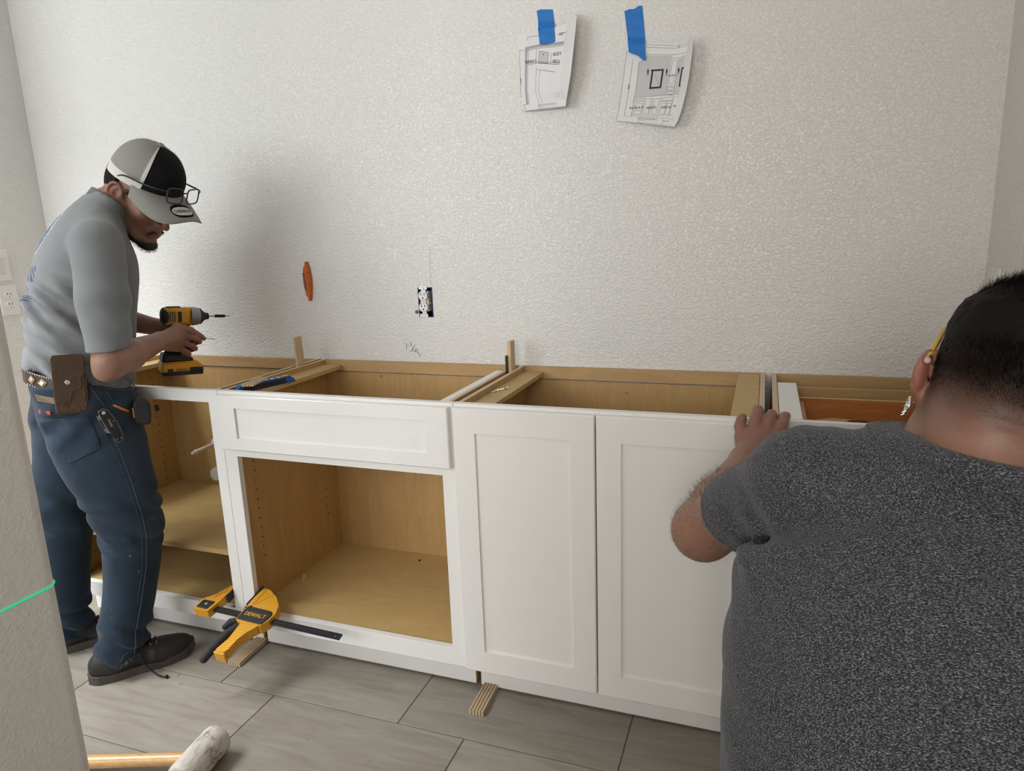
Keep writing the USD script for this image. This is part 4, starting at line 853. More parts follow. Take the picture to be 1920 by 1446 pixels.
for c, r, k in (((.118, 0, -.022), .020, .8), ((.060, .050, -.015), .030, .45), ((.060, -.050, -.015), .030, .45), ((-.008, -.085, .005), .036, .75), ((-.008, .085, .005), .036, .75)):
    col = lerp(col, SKR, np.clip(k * blob(qh, c, r), 0, 1))
lips = np.clip(blob(qh * (1, .5, 1.3), (.106, 0, -.077), .012) * 1.1, 0, 1); col = lerp(col, (.27, .105, .085), lips)
col = lerp(col, (.045, .028, .020), .75 * sstep(.004, -.003, grown_beard(qh)) * sstep(.03, .0, np.abs(s_face(qh, False))))
eye = (np.linalg.norm((np.stack([qh[:, 0], np.abs(qh[:, 1]), qh[:, 2]], 1) - (.099, .032, .009)) / (1, 1.6, .65), axis=1) < .0085); col[eye] = (.55, .52, .48)
iris = np.linalg.norm(np.stack([qh[:, 0], np.abs(qh[:, 1]), qh[:, 2]], 1) - (.0985, .032, .006), axis=1) < .0045; col[iris] = (.02, .012, .008)
brow = s_cap(np.stack([qh[:, 0], np.abs(qh[:, 1]), qh[:, 2]], 1), (.106, .012, .034), (.090, .048, .036), .006) < 0; col[brow] = (.03, .02, .015)
handz = sstep(.25, .33, qa[:, 0]) * (qa[:, 2] < 1.09) * (qa[:, 2] > .9); col = lerp(col, SKR * .92, .55 * handz)
manA = thing('person', 'standing man in a trucker cap, grey t-shirt and blue jeans holding a power driver', 'person', (OA[0], OA[1], 0))
obj('body', bodyA, 'skin', manA, smooth=True, col=col)
def skin_pick(m, col, sel):                                          # sub-mesh of the faces whose vertices are all selected
    f = m.faces[sel[m.faces].all(1)]; u, inv = np.unique(f, return_inverse=True); return trimesh.Trimesh(m.vertices[u], inv.reshape(-1, 3), process=False), u
# beard: a skin of short hair over the jaw, with loose strands
def beard_f(p):
    q = toH(p); f = s_face(q, False); g = grown_beard(q)
    thick = .0013 + .0060 * sstep(-.085, -.112, q[:, 2]) * sstep(.05, .09, q[:, 0]) + .0012 * sstep(.085, .11, q[:, 0]) + .0022 * (meshkit.noise(q * 420, 5) - .5)
    return smax((f - thick) * HS, g * HS, .006)
bd = net(beard_f, H(.05, 0, -.05) - .15, H(.05, 0, -.05) + .15, .0026)
obj('beard', bd, 'beard_hair', manA, 'dark goatee, moustache and jaw-line beard', smooth=True)
rs = np.random.RandomState(11)
def strands_on(m, n, length, drift, seed, keepf=None, lift=.5, segs=4, curl=.0):
    r = np.random.RandomState(seed); pts, fi = trimesh.sample.sample_surface(m, n, seed=seed); nr = m.face_normals[fi]; out = []
    for k, (p, nn) in enumerate(zip(pts, nr)):
        L = length(p) if callable(length) else length
        if L <= 0 or (keepf is not None and not keepf(p, r)): continue
        d0 = nn * lift + drift(p) + r.normal(size=3) * .22; d0 /= np.linalg.norm(d0); bend = drift(p) * .5 + r.normal(size=3) * curl
        t = np.linspace(0, 1, segs)[:, None]; out.append(p - nn * .0006 + d0 * L * t * (.7 + .6 * r.rand()) + bend * L * t * t * .6)
    return out
curves('beard_strands', strands_on(bd, 2600, lambda p: .0085 if toH(p[None])[0][2] < -.09 else .0045, lambda p: HX * .25 - HZ * .8, 5), .00045, 'beard_hair', manA, kind='stuff')
# hair at the back of the head, under the cap
def hair_f(p):
    q = toH(p); f = s_face(q, False) - .006 - .002 * (meshkit.noise(q * 300, 9) - .5)
    reg = np.maximum.reduce([q[:, 2] - .10, -(q[:, 2] + .052 + .02 * (q[:, 0] + .09)), q[:, 0] + .020 - .12 * np.clip(q[:, 2], 0, 1)])
    return smax(f, reg, .008) * HS
obj('hair', net(hair_f, H(-.03, 0, .02) - .16, H(-.03, 0, .02) + .16, .003), 'hair_black', manA, 'short black hair below the cap', smooth=True)

# t-shirt
def folds(q, amp=1.0):
    """Drag lines of the shirt: from the armpit down to the lower back, plus soft cloth noise."""
    f, s, z = q.T; w = 0
    for ph, a, sl, k in ((.0, .0040, 1.35, 62), (1.9, .0030, 1.0, 88), (.6, .0022, .55, 120)):
        w = w + a * np.sin((z + sl * (f - .05)) * k + ph + 2.2 * np.sin(s * 9 + f * 7)) * sstep(1.27, 1.15, z) * sstep(.14, .02, f)
    w = w + .0030 * np.sin((z * .6 + f) * 110 + s * 10) * sstep(1.02, .93, z)
    return amp * (2.0 * w + .007 * (meshkit.fbm(q * (16, 16, 10), 3, 3) - .5))
def shirt_sdf(p, cut=True):
    q = toA(p); f, s, z = q.T
    d = torsoA(q, .006)
    for sd in (1, -1): d = smin(d, s_cap(q, (.156, sd * .050, 1.372), (.128, sd * .172, 1.318), .046, .060), .03)
    q2 = q.copy(); q2[:, 0] = .112 + (q[:, 0] - .112) * .94
    sl = s_chain(q2, [(.126, .180, 1.312), (.114, .230, 1.16), (.107, .268, 1.00)], [.0640, .0610, .0525], .02)
    sl = sl + .0016 * np.sin((f + .5 * z) * 75 + z * 20) * sstep(1.26, 1.10, z)
    sl2 = s_chain(q2, [(.124, -.186, 1.318), (.100, -.225, 1.18), (.080, -.252, 1.02)], [.068, .063, .056], .02)
    d0 = d
    d = smin(d, sl, .010); d = smin(d, sl2, .014)
    seam = np.exp(-((s - (.170 + .22 * (1.31 - z) * (z < 1.31))) / .0035) ** 2) * (z > 1.16) * (s > 0)
    d = d + folds(q) * sstep(.215, .165, np.abs(s)) - .0022 * seam
    # hem pulled up over the pouch, down in front
    hem = .934 + .32 * np.clip(-f, 0, .1) - .62 * np.clip(f - .03, 0, .14) + .004 * np.sin(f * 60)
    d = smax(d, hem - z, .006)
    cuff = 1.026 + .10 * (f - .105) - .05 * (np.abs(s) - .26)
    d = np.where((np.abs(s) > .205), smax(d, cuff - z, .006), d)
    nk = s_cap(q, (.160, 0, 1.375), (.262, .012, 1.470), .060, .078)
    d = smax(d, np.where(z < .895, p[:, 1] + .540, -1), .008)
    return smax(d, -nk, .008), nk
shirtA = net(lambda p: shirt_sdf(p)[0], (-1.60, -1.02, .78), (-.76, -.30, 1.50), .0052, 0)
sv = shirtA.vertices; q = toA(sv); base = np.array([.205, .211, .216]); col = base * (1 + .10 * (meshkit.fbm(sv * 22, 3, 8) - .5))[:, None]
print_u, print_v = q[:, 1] + .045, q[:, 2]                                  # flat print across the upper back: an oval picture and dark lettering bands
back = sstep(.10, .07, q[:, 0] - .55 * np.clip(q[:, 2] - 1.25, 0, 1)) * (q[:, 2] < 1.425)
el = np.hypot(print_u / .105, (print_v - 1.345) / .075)
nz = meshkit.fbm(sv * 55, 3, 21)
m_ = back * (el < 1); colo = np.where((el < .62)[:, None], np.where((nz > .55)[:, None], (.42, .39, .35), np.where((nz > .46)[:, None], (.33, .19, .14), (.16, .11, .10))), np.where((el < .92)[:, None], (.055, .12, .22), (.45, .46, .48)))
col = np.where((m_ > .5)[:, None], colo, col)
txt = back * (np.abs(print_u) < .115) * (print_v < 1.262) * (print_v > 1.150) * (np.sin(print_u * 250 + print_v * 330 + 3 * nz) > -.1) * (np.abs(((print_v - 1.15) % .056) - .028) < .021)
col = np.where((txt > .5)[:, None], (.045, .075, .13), col)
obj('t_shirt', shirtA, 'cotton', manA, 'heather grey t-shirt with a printed back', smooth=True, col=col)
def collar_f(p):
    d, nk = shirt_sdf(p); q = toA(p)
    base = torsoA(q, .006)
    for sd in (1, -1): base = smin(base, s_cap(q, (.156, sd * .050, 1.372), (.128, sd * .172, 1.318), .046, .060), .03)
    return smax(np.abs(base - .0005) - .0026, np.abs(nk - .007) - .007, .003)
obj('neckband', net(collar_f, A(.17, 0, 1.42) - .17, A(.17, 0, 1.42) + .17, .0030), 'neckband_dark', manA, smooth=True)

# jeans
LEGN = [((.045, .092, .90), .105, .128), ((.052, .100, .78), .100, .132), ((.070, .108, .65), .094, .118), ((.094, .114, .52), .084, .098), ((.100, .116, .44), .077, .088),
        ((.088, .120, .34), .070, .080), ((.062, .126, .22), .066, .073), ((.030, .134, .12), .066, .071), ((.026, .137, .058), .066, .072)]
LEGF = [((.040, -.092, .90), .105, .125), ((.020, -.100, .78), .100, .128), ((-.012, -.108, .65), .092, .108), ((-.052, -.114, .52), .082, .090), ((-.064, -.118, .44), .076, .082),
        ((-.078, -.122, .34), .070, .076), ((-.094, -.126, .22), .066, .072), ((-.104, -.130, .12), .065, .070), ((-.106, -.131, .058), .065, .071)]
legn, legf = Loft(LEGN, (0, 1, 0), 70), Loft(LEGF, (0, 1, 0), 70)
def jeans_f(p):
    q = toA(p); f, s, z = q.T
    a = legn(q); b = legf(q)
    w = .0062 * np.sin(z * 80 + f * 45 + 3.2 * np.sin(s * 21 + z * 9) + 4 * meshkit.noise(q * 14, 31)) * (sstep(.62, .52, z) * sstep(.36, .44, z) + 1.5 * sstep(.20, .12, z)) + .0035 * np.sin(z * 60 - f * 70) * sstep(.70, .80, z) * sstep(.92, .86, z)
    w = w + .005 * (meshkit.fbm(q * (20, 20, 12), 3, 5) - .5)
    d = smin(a, b, .03); d = smin(d, torsoA(q, .000) + sstep(.9, 1.0, z) * .0, .03) + w
    d = smax(d, z - (.962 - .32 * (f + .09)), .006)
    hem = .052 + .012 * np.sin(f * 40) + .05 * (f - .03)
    d = smax(d, p[:, 1] + .541, .010)
    return smax(d, hem - z, .006)
jeansA = net(jeans_f, (-1.62, -1.02, .02), (-.78, -.34, 1.0), .0060, 0)
jv = jeansA.vertices; q = toA(jv); f, s, z = q.T
den = np.array([.020, .033, .053]) * (1 + .30 * (meshkit.fbm(jv * 20, 4, 2) - .5))[:, None]
fade = .55 * np.exp(-(((f - .10) / .10) ** 2 + ((z - .70) / .16) ** 2)) * (s > .03) + .40 * np.exp(-(((f - .17) / .06) ** 2 + ((z - .46) / .09) ** 2)) + .35 * np.exp(-(((f + .04) / .08) ** 2 + ((z - .76) / .08) ** 2))
fade = fade + .25 * sstep(.04, .0, np.abs(z - .43)) * (meshkit.noise(q * (60, 60, 90), 4) > .62)
den = lerp(den, (.062, .090, .130), np.clip(fade, 0, .8) * (.55 + .45 * meshkit.noise(jv * 90, 3)))
specks = (meshkit.noise(jv * 260, 14) > .955) & (z < .56); den[specks] = (.16, .18, .20)
obj('jeans', jeansA, 'denim', manA, 'faded dark blue jeans', smooth=True, col=den)
def onto(fn, pts, lift=.0):
    """Drops points (f, z) from his right side onto the jeans (looked up on the finished mesh) or another surface."""
    if fn is jeans_f:
        d, i = JT.query(np.asarray(pts, float), k=6); w = 1 / (d + 1e-4); sv_ = (JS[i] * w).sum(1) / w.sum(1); return np.array([A(a, c + lift, b) for (a, b), c in zip(pts, sv_)])
    P = np.array([A(a, .30, b) for a, b in pts]); done = np.zeros(len(P), bool)
    for _ in range(120):
        d = fn(P); done |= d < lift + .0004; st = np.clip(d - lift, .0, .02) * .7; st[done] = 0; P = P - RA * st[:, None]
    return P
jq = toA(jeansA.vertices); jn = jeansA.vertex_normals @ RA; jk = (jn > .05) & (jq[:, 1] > .04); JT = cKDTree(jq[jk][:, [0, 2]]); JS = jq[jk][:, 1]
def dense(pts, step=.006):
    o = []
    for a, b in zip(pts[:-1], pts[1:]):
        n = max(2, int(np.hypot(b[0] - a[0], b[1] - a[1]) / step)); o += [tuple(np.array(a) + (np.array(b) - a) * k / n) for k in range(n)]
    return o + [pts[-1]]
def stitch(pts, r=.0011, lift=.0006, mt='stitch_blue', name='seam'):
    obj(name, tube(onto(jeans_f, dense(pts), lift), r, 6), mt, manA)
stitch([(.050, .920), (.085, .845), (.078, .80), (.098, .72), (.115, .62), (.128, .52), (.132, .44), (.118, .34), (.092, .24), (.064, .15), (.050, .075)], .0016)
stitch([(.062, .80), (.088, .71), (.104, .62), (.117, .52), (.121, .44), (.107, .34), (.081, .24)], .0008)
PK = [(-.085, .840), (.035, .832), (.045, .792), (.052, .742), (.000, .718), (-.030, .704), (-.062, .740)]
pk = sg.Polygon(PK); pm = extrude(pk.buffer(-.002).buffer(.002), .001); pm = pm.subdivide_to_size(.009); n_ = len(pm.vertices)
top = pm.vertices[:, 2] > .0005; P = onto(jeans_f, pm.vertices[:, :2], .0003); pm.vertices = P + RA * np.where(top, .0030, -.001)[:, None]; pm.fix_normals()
obj('back_pocket', pm, 'denim', manA, smooth=True, col=lerp(np.tile((.022, .040, .068), (n_, 1)), (.05, .075, .11), meshkit.fbm(P * 30, 3, 6) * .8))
for off, r in ((.0035, .0008), (.0090, .0007)):
    c_ = list(pk.buffer(-off).exterior.coords); obj('pocket_stitching', tube(onto(jeans_f, dense(c_), .0036), r, 5), 'stitch_blue', manA)
stitch([(.088, .900), (.105, .862), (.140, .842), (.175, .838)], .0012, .0008)
stitch([(.010, .070), (.022, .083), (.045, .090), (.070, .098)], .0010)
hz_ = jq[:, 2] - (.052 + .012 * np.sin(jq[:, 0] * 40) + .05 * (jq[:, 0] - .03)); hv = jeansA.vertices[(hz_ < .005) & (jq[:, 1] > .02)]; hn = jeansA.vertex_normals[(hz_ < .005) & (jq[:, 1] > .02)]
fr = [np.array([v + n * .0008 + UA * .004, v + n * .002 + r * .001, v + n * .0022 - UA * .0045 + r * .003]) for v, n, r in zip(hv, hn, rs.normal(size=hv.shape)) if rs.rand() < .55]
curves('hem_fray', fr, .0011, 'fray_pale', manA, kind='stuff')
# belt with pale studs and diamond conchas
def belt_f(p, grow=.0045, half=.0215):
    q = toA(p); f, s, z = q.T; mid = .930 - .34 * (f + .04)
    return smax(np.abs(torsoA(q, .0055 + grow * .5) ) - grow, np.abs(z - mid) - half, .003)
obj('belt', net(belt_f, (-1.50, -.95, .82), (-.95, -.35, 1.02), .0034), 'belt_leather', manA, 'dark tooled leather belt', smooth=True)
def on_belt(f, dz):
    P = onto(lambda p: torsoA(toA(p), .0125), [(f, .930 - .34 * (f + .04) + dz)], 0)[0]; e = 1e-3
    fn = lambda x: torsoA(toA(np.array([x])), .0125)[0]; n = np.array([fn(P + e * k) - fn(P - e * k) for k in np.eye(3)]); n /= np.linalg.norm(n); return P, n
for ff in (-.079, -.056):
    P, n = on_belt(ff, 0); u = np.cross(UA, n); u /= np.linalg.norm(u); v = np.cross(n, u); T = axes(P, u, v, n)
    w = .0170
    obj('belt_diamond', rounded([(-w, 0), (0, -.0135), (w, 0), (0, .0135)], .0005, .0022, .0008, T), 'belt_edge', manA)
    T2 = T.copy(); T2[:3, 3] += n * .0016; obj('belt_concha', rounded([(-.0095, 0), (0, -.0085), (.0095, 0), (0, .0085)], .0005, .0024, .0009, T2), 'concha_silver', manA)
studs = []
for dz in (.0185, -.0185):
    for ff in np.linspace(-.090, -.034, 12):
        P, n = on_belt(ff, dz); studs.append(trimesh.creation.icosphere(1, .0021).apply_translation(P))
obj('belt_studs', cat(studs), 'concha_silver', manA, kind='stuff')
P = onto(jeans_f, [(-.078, .906), (-.036, .897), (-.036, .880), (-.074, .886)], .003)
obj('waist_patch', hull(np.vstack([P - RA * .004, P + RA * .0015 - FA * .001])), 'patch_leather', manA, 'tan leather patch')
P = onto(jeans_f, [(-.076, .862), (-.050, .860), (-.050, .850), (-.076, .851)], .003); obj('red_label', hull(np.vstack([P - RA * .004, P + RA * .001 - FA * .001])), 'label_red', manA, 'red fabric label')
# shoes
def shoe(heel, s, lab):
    """Low black work shoe, heel at f = heel."""
    def fn(p):
        q = toA(p) - (heel, s, 0); x, y, z = q.T; y = y - .012 * np.sin(np.clip(x / .29, 0, 1) * np.pi)
        L = np.stack([x, y, z], 1)
        d = s_ell(L, (.055, 0, .044), (.058, .038, .054))
        d = smin(d, s_cap(L, (.095, 0, .070), (.092, 0, .098), .036, .032), .02)
        d = smin(d, s_cap(L, (.085, 0, .062), (.190, 0, .038), .043, .034), .03)
        d = smin(d, s_ell(L, (.215, .004, .036), (.078, .047, .036)), .03)
        d = d + .0014 * (meshkit.fbm(L * 45, 3, 4) - .5) + .0016 * np.sin(x * 160 + y * 40) * np.exp(-((x - .165) / .025) ** 2) * sstep(.03, .05, z)
        return smax(smax(d, .016 - z, .004), z - .128, .004)
    lo = A(heel + .14, s, .06) - .21; hi = lo + .42; lo[2] = -.02; hi[2] = .15
    sh_ = obj('shoe', net(fn, lo, hi, .0042), 'shoe_leather', manA, lab, smooth=True)
    xs = np.linspace(0, 1, 26); w = np.interp(xs, [0, .06, .22, .45, .72, .90, .97, 1], [.012, .034, .040, .038, .050, .044, .026, .008])
    cy = .012 * np.sin(xs * np.pi); pl = np.r_[np.c_[heel - .006 + xs * .304, s + cy + w], np.c_[heel - .006 + xs * .304, s + cy - w][::-1]]
    sp = sg.Polygon(pl).buffer(-.006).buffer(.006, 8); b = np.array(sp.buffer(-.004).exterior.coords)[:-1]; a = np.array(sp.exterior.coords)[:-1]
    m = extrude(sp, .026); 
    toe = lambda x: .012 * sstep(.80, 1.0, (x - heel) / .30)
    m = m.subdivide_to_size(.02); v = m.vertices; v[:, 2] = v[:, 2] + toe(v[:, 0]); m.vertices = np.array([A(*k) for k in v]); m.fix_normals()
    obj('sole', m, 'sole_rubber', sh_, smooth=40)
    return fn, sh_
fn1, s1_ = shoe(-.072, .138, 'scuffed black shoe with its lace undone'); fn2, s2_ = shoe(-.190, -.132, 'black shoe of the far foot')
def top_on(fn, f, s):
    z = np.linspace(.14, .02, 240); d = fn(np.array([A(f, s, k) for k in z])); return A(f, s, z[np.argmax(d < 0)] + .002)
for (hl_, s, fn, par) in ((-.072, .138, fn1, s1_), (-.190, -.132, fn2, s2_)):
    for k, x in enumerate((.150, .168, .186)):
        pts = [top_on(fn, hl_ + x + .004 * math.cos(j), s + y) for j, y in zip(np.linspace(0, 3, 7), np.linspace(-.026, .034, 7))]
        obj('lace', tube(spline(pts, 18), .0026, 7), 'lace_black', par)
        P = top_on(fn, hl_ + x, s + .032); obj('eyelet', trimesh.creation.torus(.0030, .0008, 14, 6).apply_transform(frame(P + UA * .0005, P + RA * .004 + UA * .004)), 'steel', par)
b0 = top_on(fn1, .072, .138)
for w in ((.020, .015, .012), (.018, -.020, .010)):
    lp = [b0, b0 + FA * w[0] + RA * w[1] + UA * .016, b0 + FA * (w[0] * 1.3) + RA * (w[1] * 1.7) + UA * .004, b0 + FA * .004]; obj('lace_bow', tube(spline(lp, 18), .0024, 7), 'lace_black', s1_)
lt = [top_on(fn1, .072, .150), top_on(fn1, .068, .172), top_on(fn1, .066, .184) + RA * .004, A(.070, .200, .040), A(.092, .225, .010), A(.105, .246, .004), A(.118, .262, .004)]
obj('loose_lace', tube(spline(lt, 26), .0026, 7), 'lace_black', s1_); obj('lace_knot', trimesh.creation.icosphere(2, .0058).apply_translation(A(.1195, .264, .0058)), 'lace_black', s1_)

# trucker cap: black front panel, grey sides, cream piping and band, grey brim
RIMA, RIMB, ZTOP = .1055, .0880, .170
def crown(ph, t, g=0.0):
    zr = .050 + .016 * np.cos(ph); rr = (1 - np.clip(t, 0, 1) ** 2.5) ** (1 / 2.15)
    bulge = 1 + .05 * np.sin(np.pi * np.clip(t, 0, 1)) * (np.cos(ph) > 0) * np.cos(ph)
    return np.stack([-.004 + (RIMA + g) * rr * np.cos(ph) * bulge, (RIMB + g) * rr * np.sin(ph), zr + (ZTOP + g - zr) * np.clip(t, 0, 1)], -1)
def crown_patch(p0, p1, t0, t1, g0, g1, nu=28, nv=18):
    """A curved piece of the crown between two azimuths, g0..g1 thick."""
    u, v = np.meshgrid(np.linspace(p0, p1, nu), np.linspace(t0, t1, nv)); a, b = crown(u.ravel(), v.ravel(), g1), crown(u.ravel(), v.ravel(), g0)
    f = []; k = len(a)
    for i in range(nv - 1):
        for j in range(nu - 1):
            q = i * nu + j; f += [(q, q + 1, q + nu), (q + 1, q + nu + 1, q + nu), (k + q, k + q + nu, k + q + 1), (k + q + 1, k + q + nu, k + q + nu + 1)]
    ed = [(j, j + 1) for j in range(nu - 1)] + [((nv - 1) * nu + j + 1, (nv - 1) * nu + j) for j in range(nu - 1)] + [((i + 1) * nu, i * nu) for i in range(nv - 1)] + [(i * nu + nu - 1, (i + 1) * nu + nu - 1) for i in range(nv - 1)]
    for x, y in ed: f += [(x, x + k, y), (y, x + k, y + k)]
    m = trimesh.Trimesh(np.vstack([a, b]), f, process=False); m.fix_normals(); return headm(m)
R_ = math.radians
capA = numbered(manA, 'cap'); UsdGeom.Xform.Define(stage, capA); setk(stage.GetPrimAtPath(capA), 'black, grey and cream trucker cap')
obj('front_panel', crown_patch(R_(-58), R_(58), .0, .999, -.002, .0015, 40, 24), 'cap_black', capA, smooth=40)
obj('side_panel', crown_patch(R_(61), R_(180), .20, .999, -.002, .0008, 40, 22), 'cap_grey', capA, smooth=40)
obj('side_panel', crown_patch(R_(-180), R_(-61), .20, .999, -.002, .0008, 40, 22), 'cap_grey', capA, smooth=40)
obj('rear_band', crown_patch(R_(58), R_(302), .0, .215, -.002, .0014, 50, 6), 'cap_cream', capA, smooth=40)
for s in (1, -1): obj('piping', crown_patch(R_(s * 57), R_(s * 63), .0, .99, -.001, .0028, 6, 26), 'cap_cream', capA, smooth=40)
obj('crown_seam', crown_patch(R_(176), R_(184), .2, .98, -.001, .0022, 6, 22), 'cap_cream', capA, smooth=40)
obj('button', headm(trimesh.creation.icosphere(2, .0100).apply_scale([1, 1, .6]).apply_translation([-.004, 0, ZTOP + .0030])), 'cap_grey', capA, smooth=True)
def brim_pt(u, v, dz=0.0):
    ph = u * R_(72); b = crown(ph, np.zeros_like(ph), .001); xo = .030 + .156 * np.clip(1 - np.abs(u) ** 2.8, 0, 1) ** .62; yo = .0905 * np.sin(u * np.pi / 2 * 1.0)
    x = b[..., 0] + (xo - b[..., 0]) * v; y = b[..., 1] + (yo - b[..., 1]) * v
    z = b[..., 2] + .004 - .24 * np.clip(x - b[..., 0], 0, 1) - 3.4 * (y * y) * v + .010 * v * (1 - v) + dz; return np.stack([x, y, z], -1)
def brim_mesh(u0, u1, v0, v1, d0, d1, nu=40, nv=14):
    u, v = np.meshgrid(np.linspace(u0, u1, nu), np.linspace(v0, v1, nv)); a, b = brim_pt(u.ravel(), v.ravel(), d1), brim_pt(u.ravel(), v.ravel(), d0); f = []; k = len(a)
    for i in range(nv - 1):
        for j in range(nu - 1):
            q = i * nu + j; f += [(q, q + nu, q + 1), (q + 1, q + nu, q + nu + 1), (k + q, k + q + 1, k + q + nu), (k + q + 1, k + q + nu + 1, k + q + nu)]
    ed = [(j, j + 1) for j in range(nu - 1)] + [((nv - 1) * nu + j + 1, (nv - 1) * nu + j) for j in range(nu - 1)] + [((i + 1) * nu, i * nu) for i in range(nv - 1)] + [(i * nu + nu - 1, (i + 1) * nu + nu - 1) for i in range(nv - 1)]
    for x, y in ed: f += [(x, y, x + k), (y, y + k, x + k)]
    m = trimesh.Trimesh(np.vstack([a, b]), f, process=False); m.fix_normals(); return headm(m)
obj('brim', brim_mesh(-.995, .995, 0, 1, -.0015, .0018), 'cap_grey', capA, smooth=40)
def brim_flat(poly, d0, d1, mt, name, label=None, kind=None):
    """Carries a flat outline, drawn as (u, v) of the brim, onto its top."""
    m = extrude(poly, 1.0) if not isinstance(poly, trimesh.Trimesh) else poly
    m = m.subdivide_to_size(.06) if not isinstance(poly, trimesh.Trimesh) else m; v = m.vertices; zt = (v[:, 2] - v[:, 2].min()) / max(np.ptp(v[:, 2]), 1e-9)
    P = brim_pt(v[:, 0], v[:, 1]); P[:, 2] += d0 + (d1 - d0) * zt; mm = headm(trimesh.Trimesh(P, m.faces, process=False)); mm.fix_normals(); obj(name, mm, mt, capA, label, kind=kind)
th = np.linspace(0, 2 * np.pi, 40, endpoint=False); BU, BV = -.06, .60
brim_flat(sg.Polygon(np.c_[BU + .30 * np.sign(np.cos(th)) * np.abs(np.cos(th)) ** .75, BV + .26 * np.sin(th)]), .0018, .0028, 'cap_black', 'brim_patch')
brim_flat(sg.Polygon(np.c_[BU + .275 * np.sign(np.cos(th)) * np.abs(np.cos(th)) ** .75, BV + .02 + .165 * np.sin(th)]), .0020, .0033, 'patch_white', 'patch_face')
tm = meshkit.text_mesh('CABERNOSO', .105, .05, True); tm.apply_translation([-tm.bounds[:, 0].mean(), -.05, 0]); tm.apply_scale([.47 / np.ptp(tm.vertices[:, 0]), 1, 1])
tv = tm.vertices.copy(); tm.vertices = np.c_[BU - tv[:, 0] * -1, BV + .03 - tv[:, 1], tv[:, 2]]
brim_flat(tm, .0033, .0036, 'ink', 'patch_lettering', kind='stuff')

# ------------------------------------------------------------------ things the man in the cap holds and wears
dv = thing('power_driver', 'yellow and black cordless impact driver held over the open cabinet', 'power tool', A(.33, -.02, .89))
DX = FA * .9964 - UA * .085; DX /= np.linalg.norm(DX); DS = RA; DZ = np.cross(DX, -DS); DZ = DZ if DZ[2] > 0 else -DZ
DT = axes(A(.290, -.02, 1.078), DX, DS, DZ)                          # x along the bit, y towards the camera, z up
def dput(m):
    m.apply_transform(DT)
    if np.linalg.det(DT[:3, :3]) < 0: m.invert()
    return m
def dprof(poly, w, b=.003): m = rounded(poly, .006, w, b, axes((0, w / 2, 0), (1, 0, 0), (0, 0, 1), (0, -1, 0))); return dput(m)
obj('housing', dprof([(.006, -.026), (.000, 0), (.006, .027), (.084, .030), (.086, -.030), (.020, -.032)], .058, .012), 'yellow_plastic', dv, smooth=40)
obj('rear_cap', dput(lathe([(0, 0), (.019, .0005), (.0275, .006), (.0300, .014), (.0305, .021), (.0285, .0215)], (-.004, 0, 0), (.02, 0, 0), 30)), 'black_plastic', dv, smooth=40)
obj('top_strip', dprof([(.012, .0265), (.074, .0285), (.074, .0325), (.016, .0315)], .030, .0015), 'black_plastic', dv)
obj('bottom_strip', dprof([(.010, -.0345), (.072, -.0350), (.084, -.027), (.020, -.024)], .046, .0015), 'black_plastic', dv)
for k in range(4): obj('vent', dput(box(.012 + .0065 * k, .0155 + .0065 * k, .0285, .0298, -.016, .016, .0006)), 'black_plastic', dv)
obj('side_badge', dput(box(.043, .054, .0285, .0302, -.017, .017, .0008)), 'black_plastic', dv)
obj('nose', dput(lathe([(0, 0), (.0300, 0), (.0305, .006), (.0290, .018), (.0250, .030), (0, .030)], (.085, 0, 0), (.115, 0, 0), 32)), 'grey_metal_paint', dv, smooth=40)
obj('nose_boot', dput(lathe([(0, 0), (.0262, 0), (.0250, .004), (.0150, .012), (.0138, .016), (0, .016)], (.113, 0, 0), (.129, 0, 0), 28)), 'black_rubber', dv, smooth=40)
obj('collet', dput(lathe([(0, 0), (.0105, 0), (.0110, .002), (.0110, .010), (.0090, .0125), (0, .0125)], (.128, 0, 0), (.141, 0, 0), 20)), 'black_steel', dv, smooth=40)
ch = obj('bit_holder', dput(lathe([(0, 0), (.0048, 0), (.0052, .002), (.0052, .030), (.0040, .033), (0, .033)], (.160, 0, 0), (.193, 0, 0), 16)), 'black_steel', dv, smooth=40)
obj('hex_shank', dput(cyl((.139, 0, 0), (.161, 0, 0), .0030, 6)), 'steel', ch); obj('bit', dput(lathe([(0, 0), (.0022, 0), (.0020, .012), (.0008, .017), (0, .0172)], (.192, 0, 0), (.21, 0, 0), 10)), 'steel', ch)
gl = Loft([((.046, 0, -.026), .0200, .0225), ((.040, 0, -.060), .0175, .0190), ((.032, 0, -.095), .0172, .0195), ((.026, 0, -.122), .0200, .0260)], (0, 1, 0), 40)
grp = net(lambda q: smax(smax(gl(q), q[:, 2] + .024, .003), -.124 - q[:, 2], .003), (-.02, -.04, -.136), (.09, .04, -.01), .0032)
obj('grip', dput(grp), 'black_rubber', dv, smooth=True)
obj('trigger', dprof([(.060, -.034), (.072, -.040), (.070, -.056), (.058, -.062)], .018, .003), 'black_plastic', dv)
obj('foot', dprof([(-.006, -.118), (.050, -.118), (.082, -.132), (.084, -.146), (-.010, -.146)], .064, .006), 'black_plastic', dv, smooth=40)
bt = obj('battery', dprof([(-.012, -.146), (.092, -.142), (.112, -.158), (.114, -.178), (-.014, -.180)], .074, .006), 'yellow_plastic', dv, smooth=40)
obj('battery_base', dprof([(-.013, -.178), (.113, -.176), (.110, -.188), (-.008, -.190)], .072, .003), 'black_plastic', bt)
obj('latch', dput(box(.070, .110, .030, .0382, -.176, -.162, .002)), 'black_plastic', bt); obj('side_grip', dput(box(.004, .022, .034, .0382, -.176, -.166, .002)), 'black_plastic', bt)
obj('lettering', letters('DEWALT', .0075, DT @ axes((.027, .0372, -.174), (1, 0, 0), (0, 0, 1), (0, 1, 0)), .0006, True), 'ink', bt, kind='stuff')
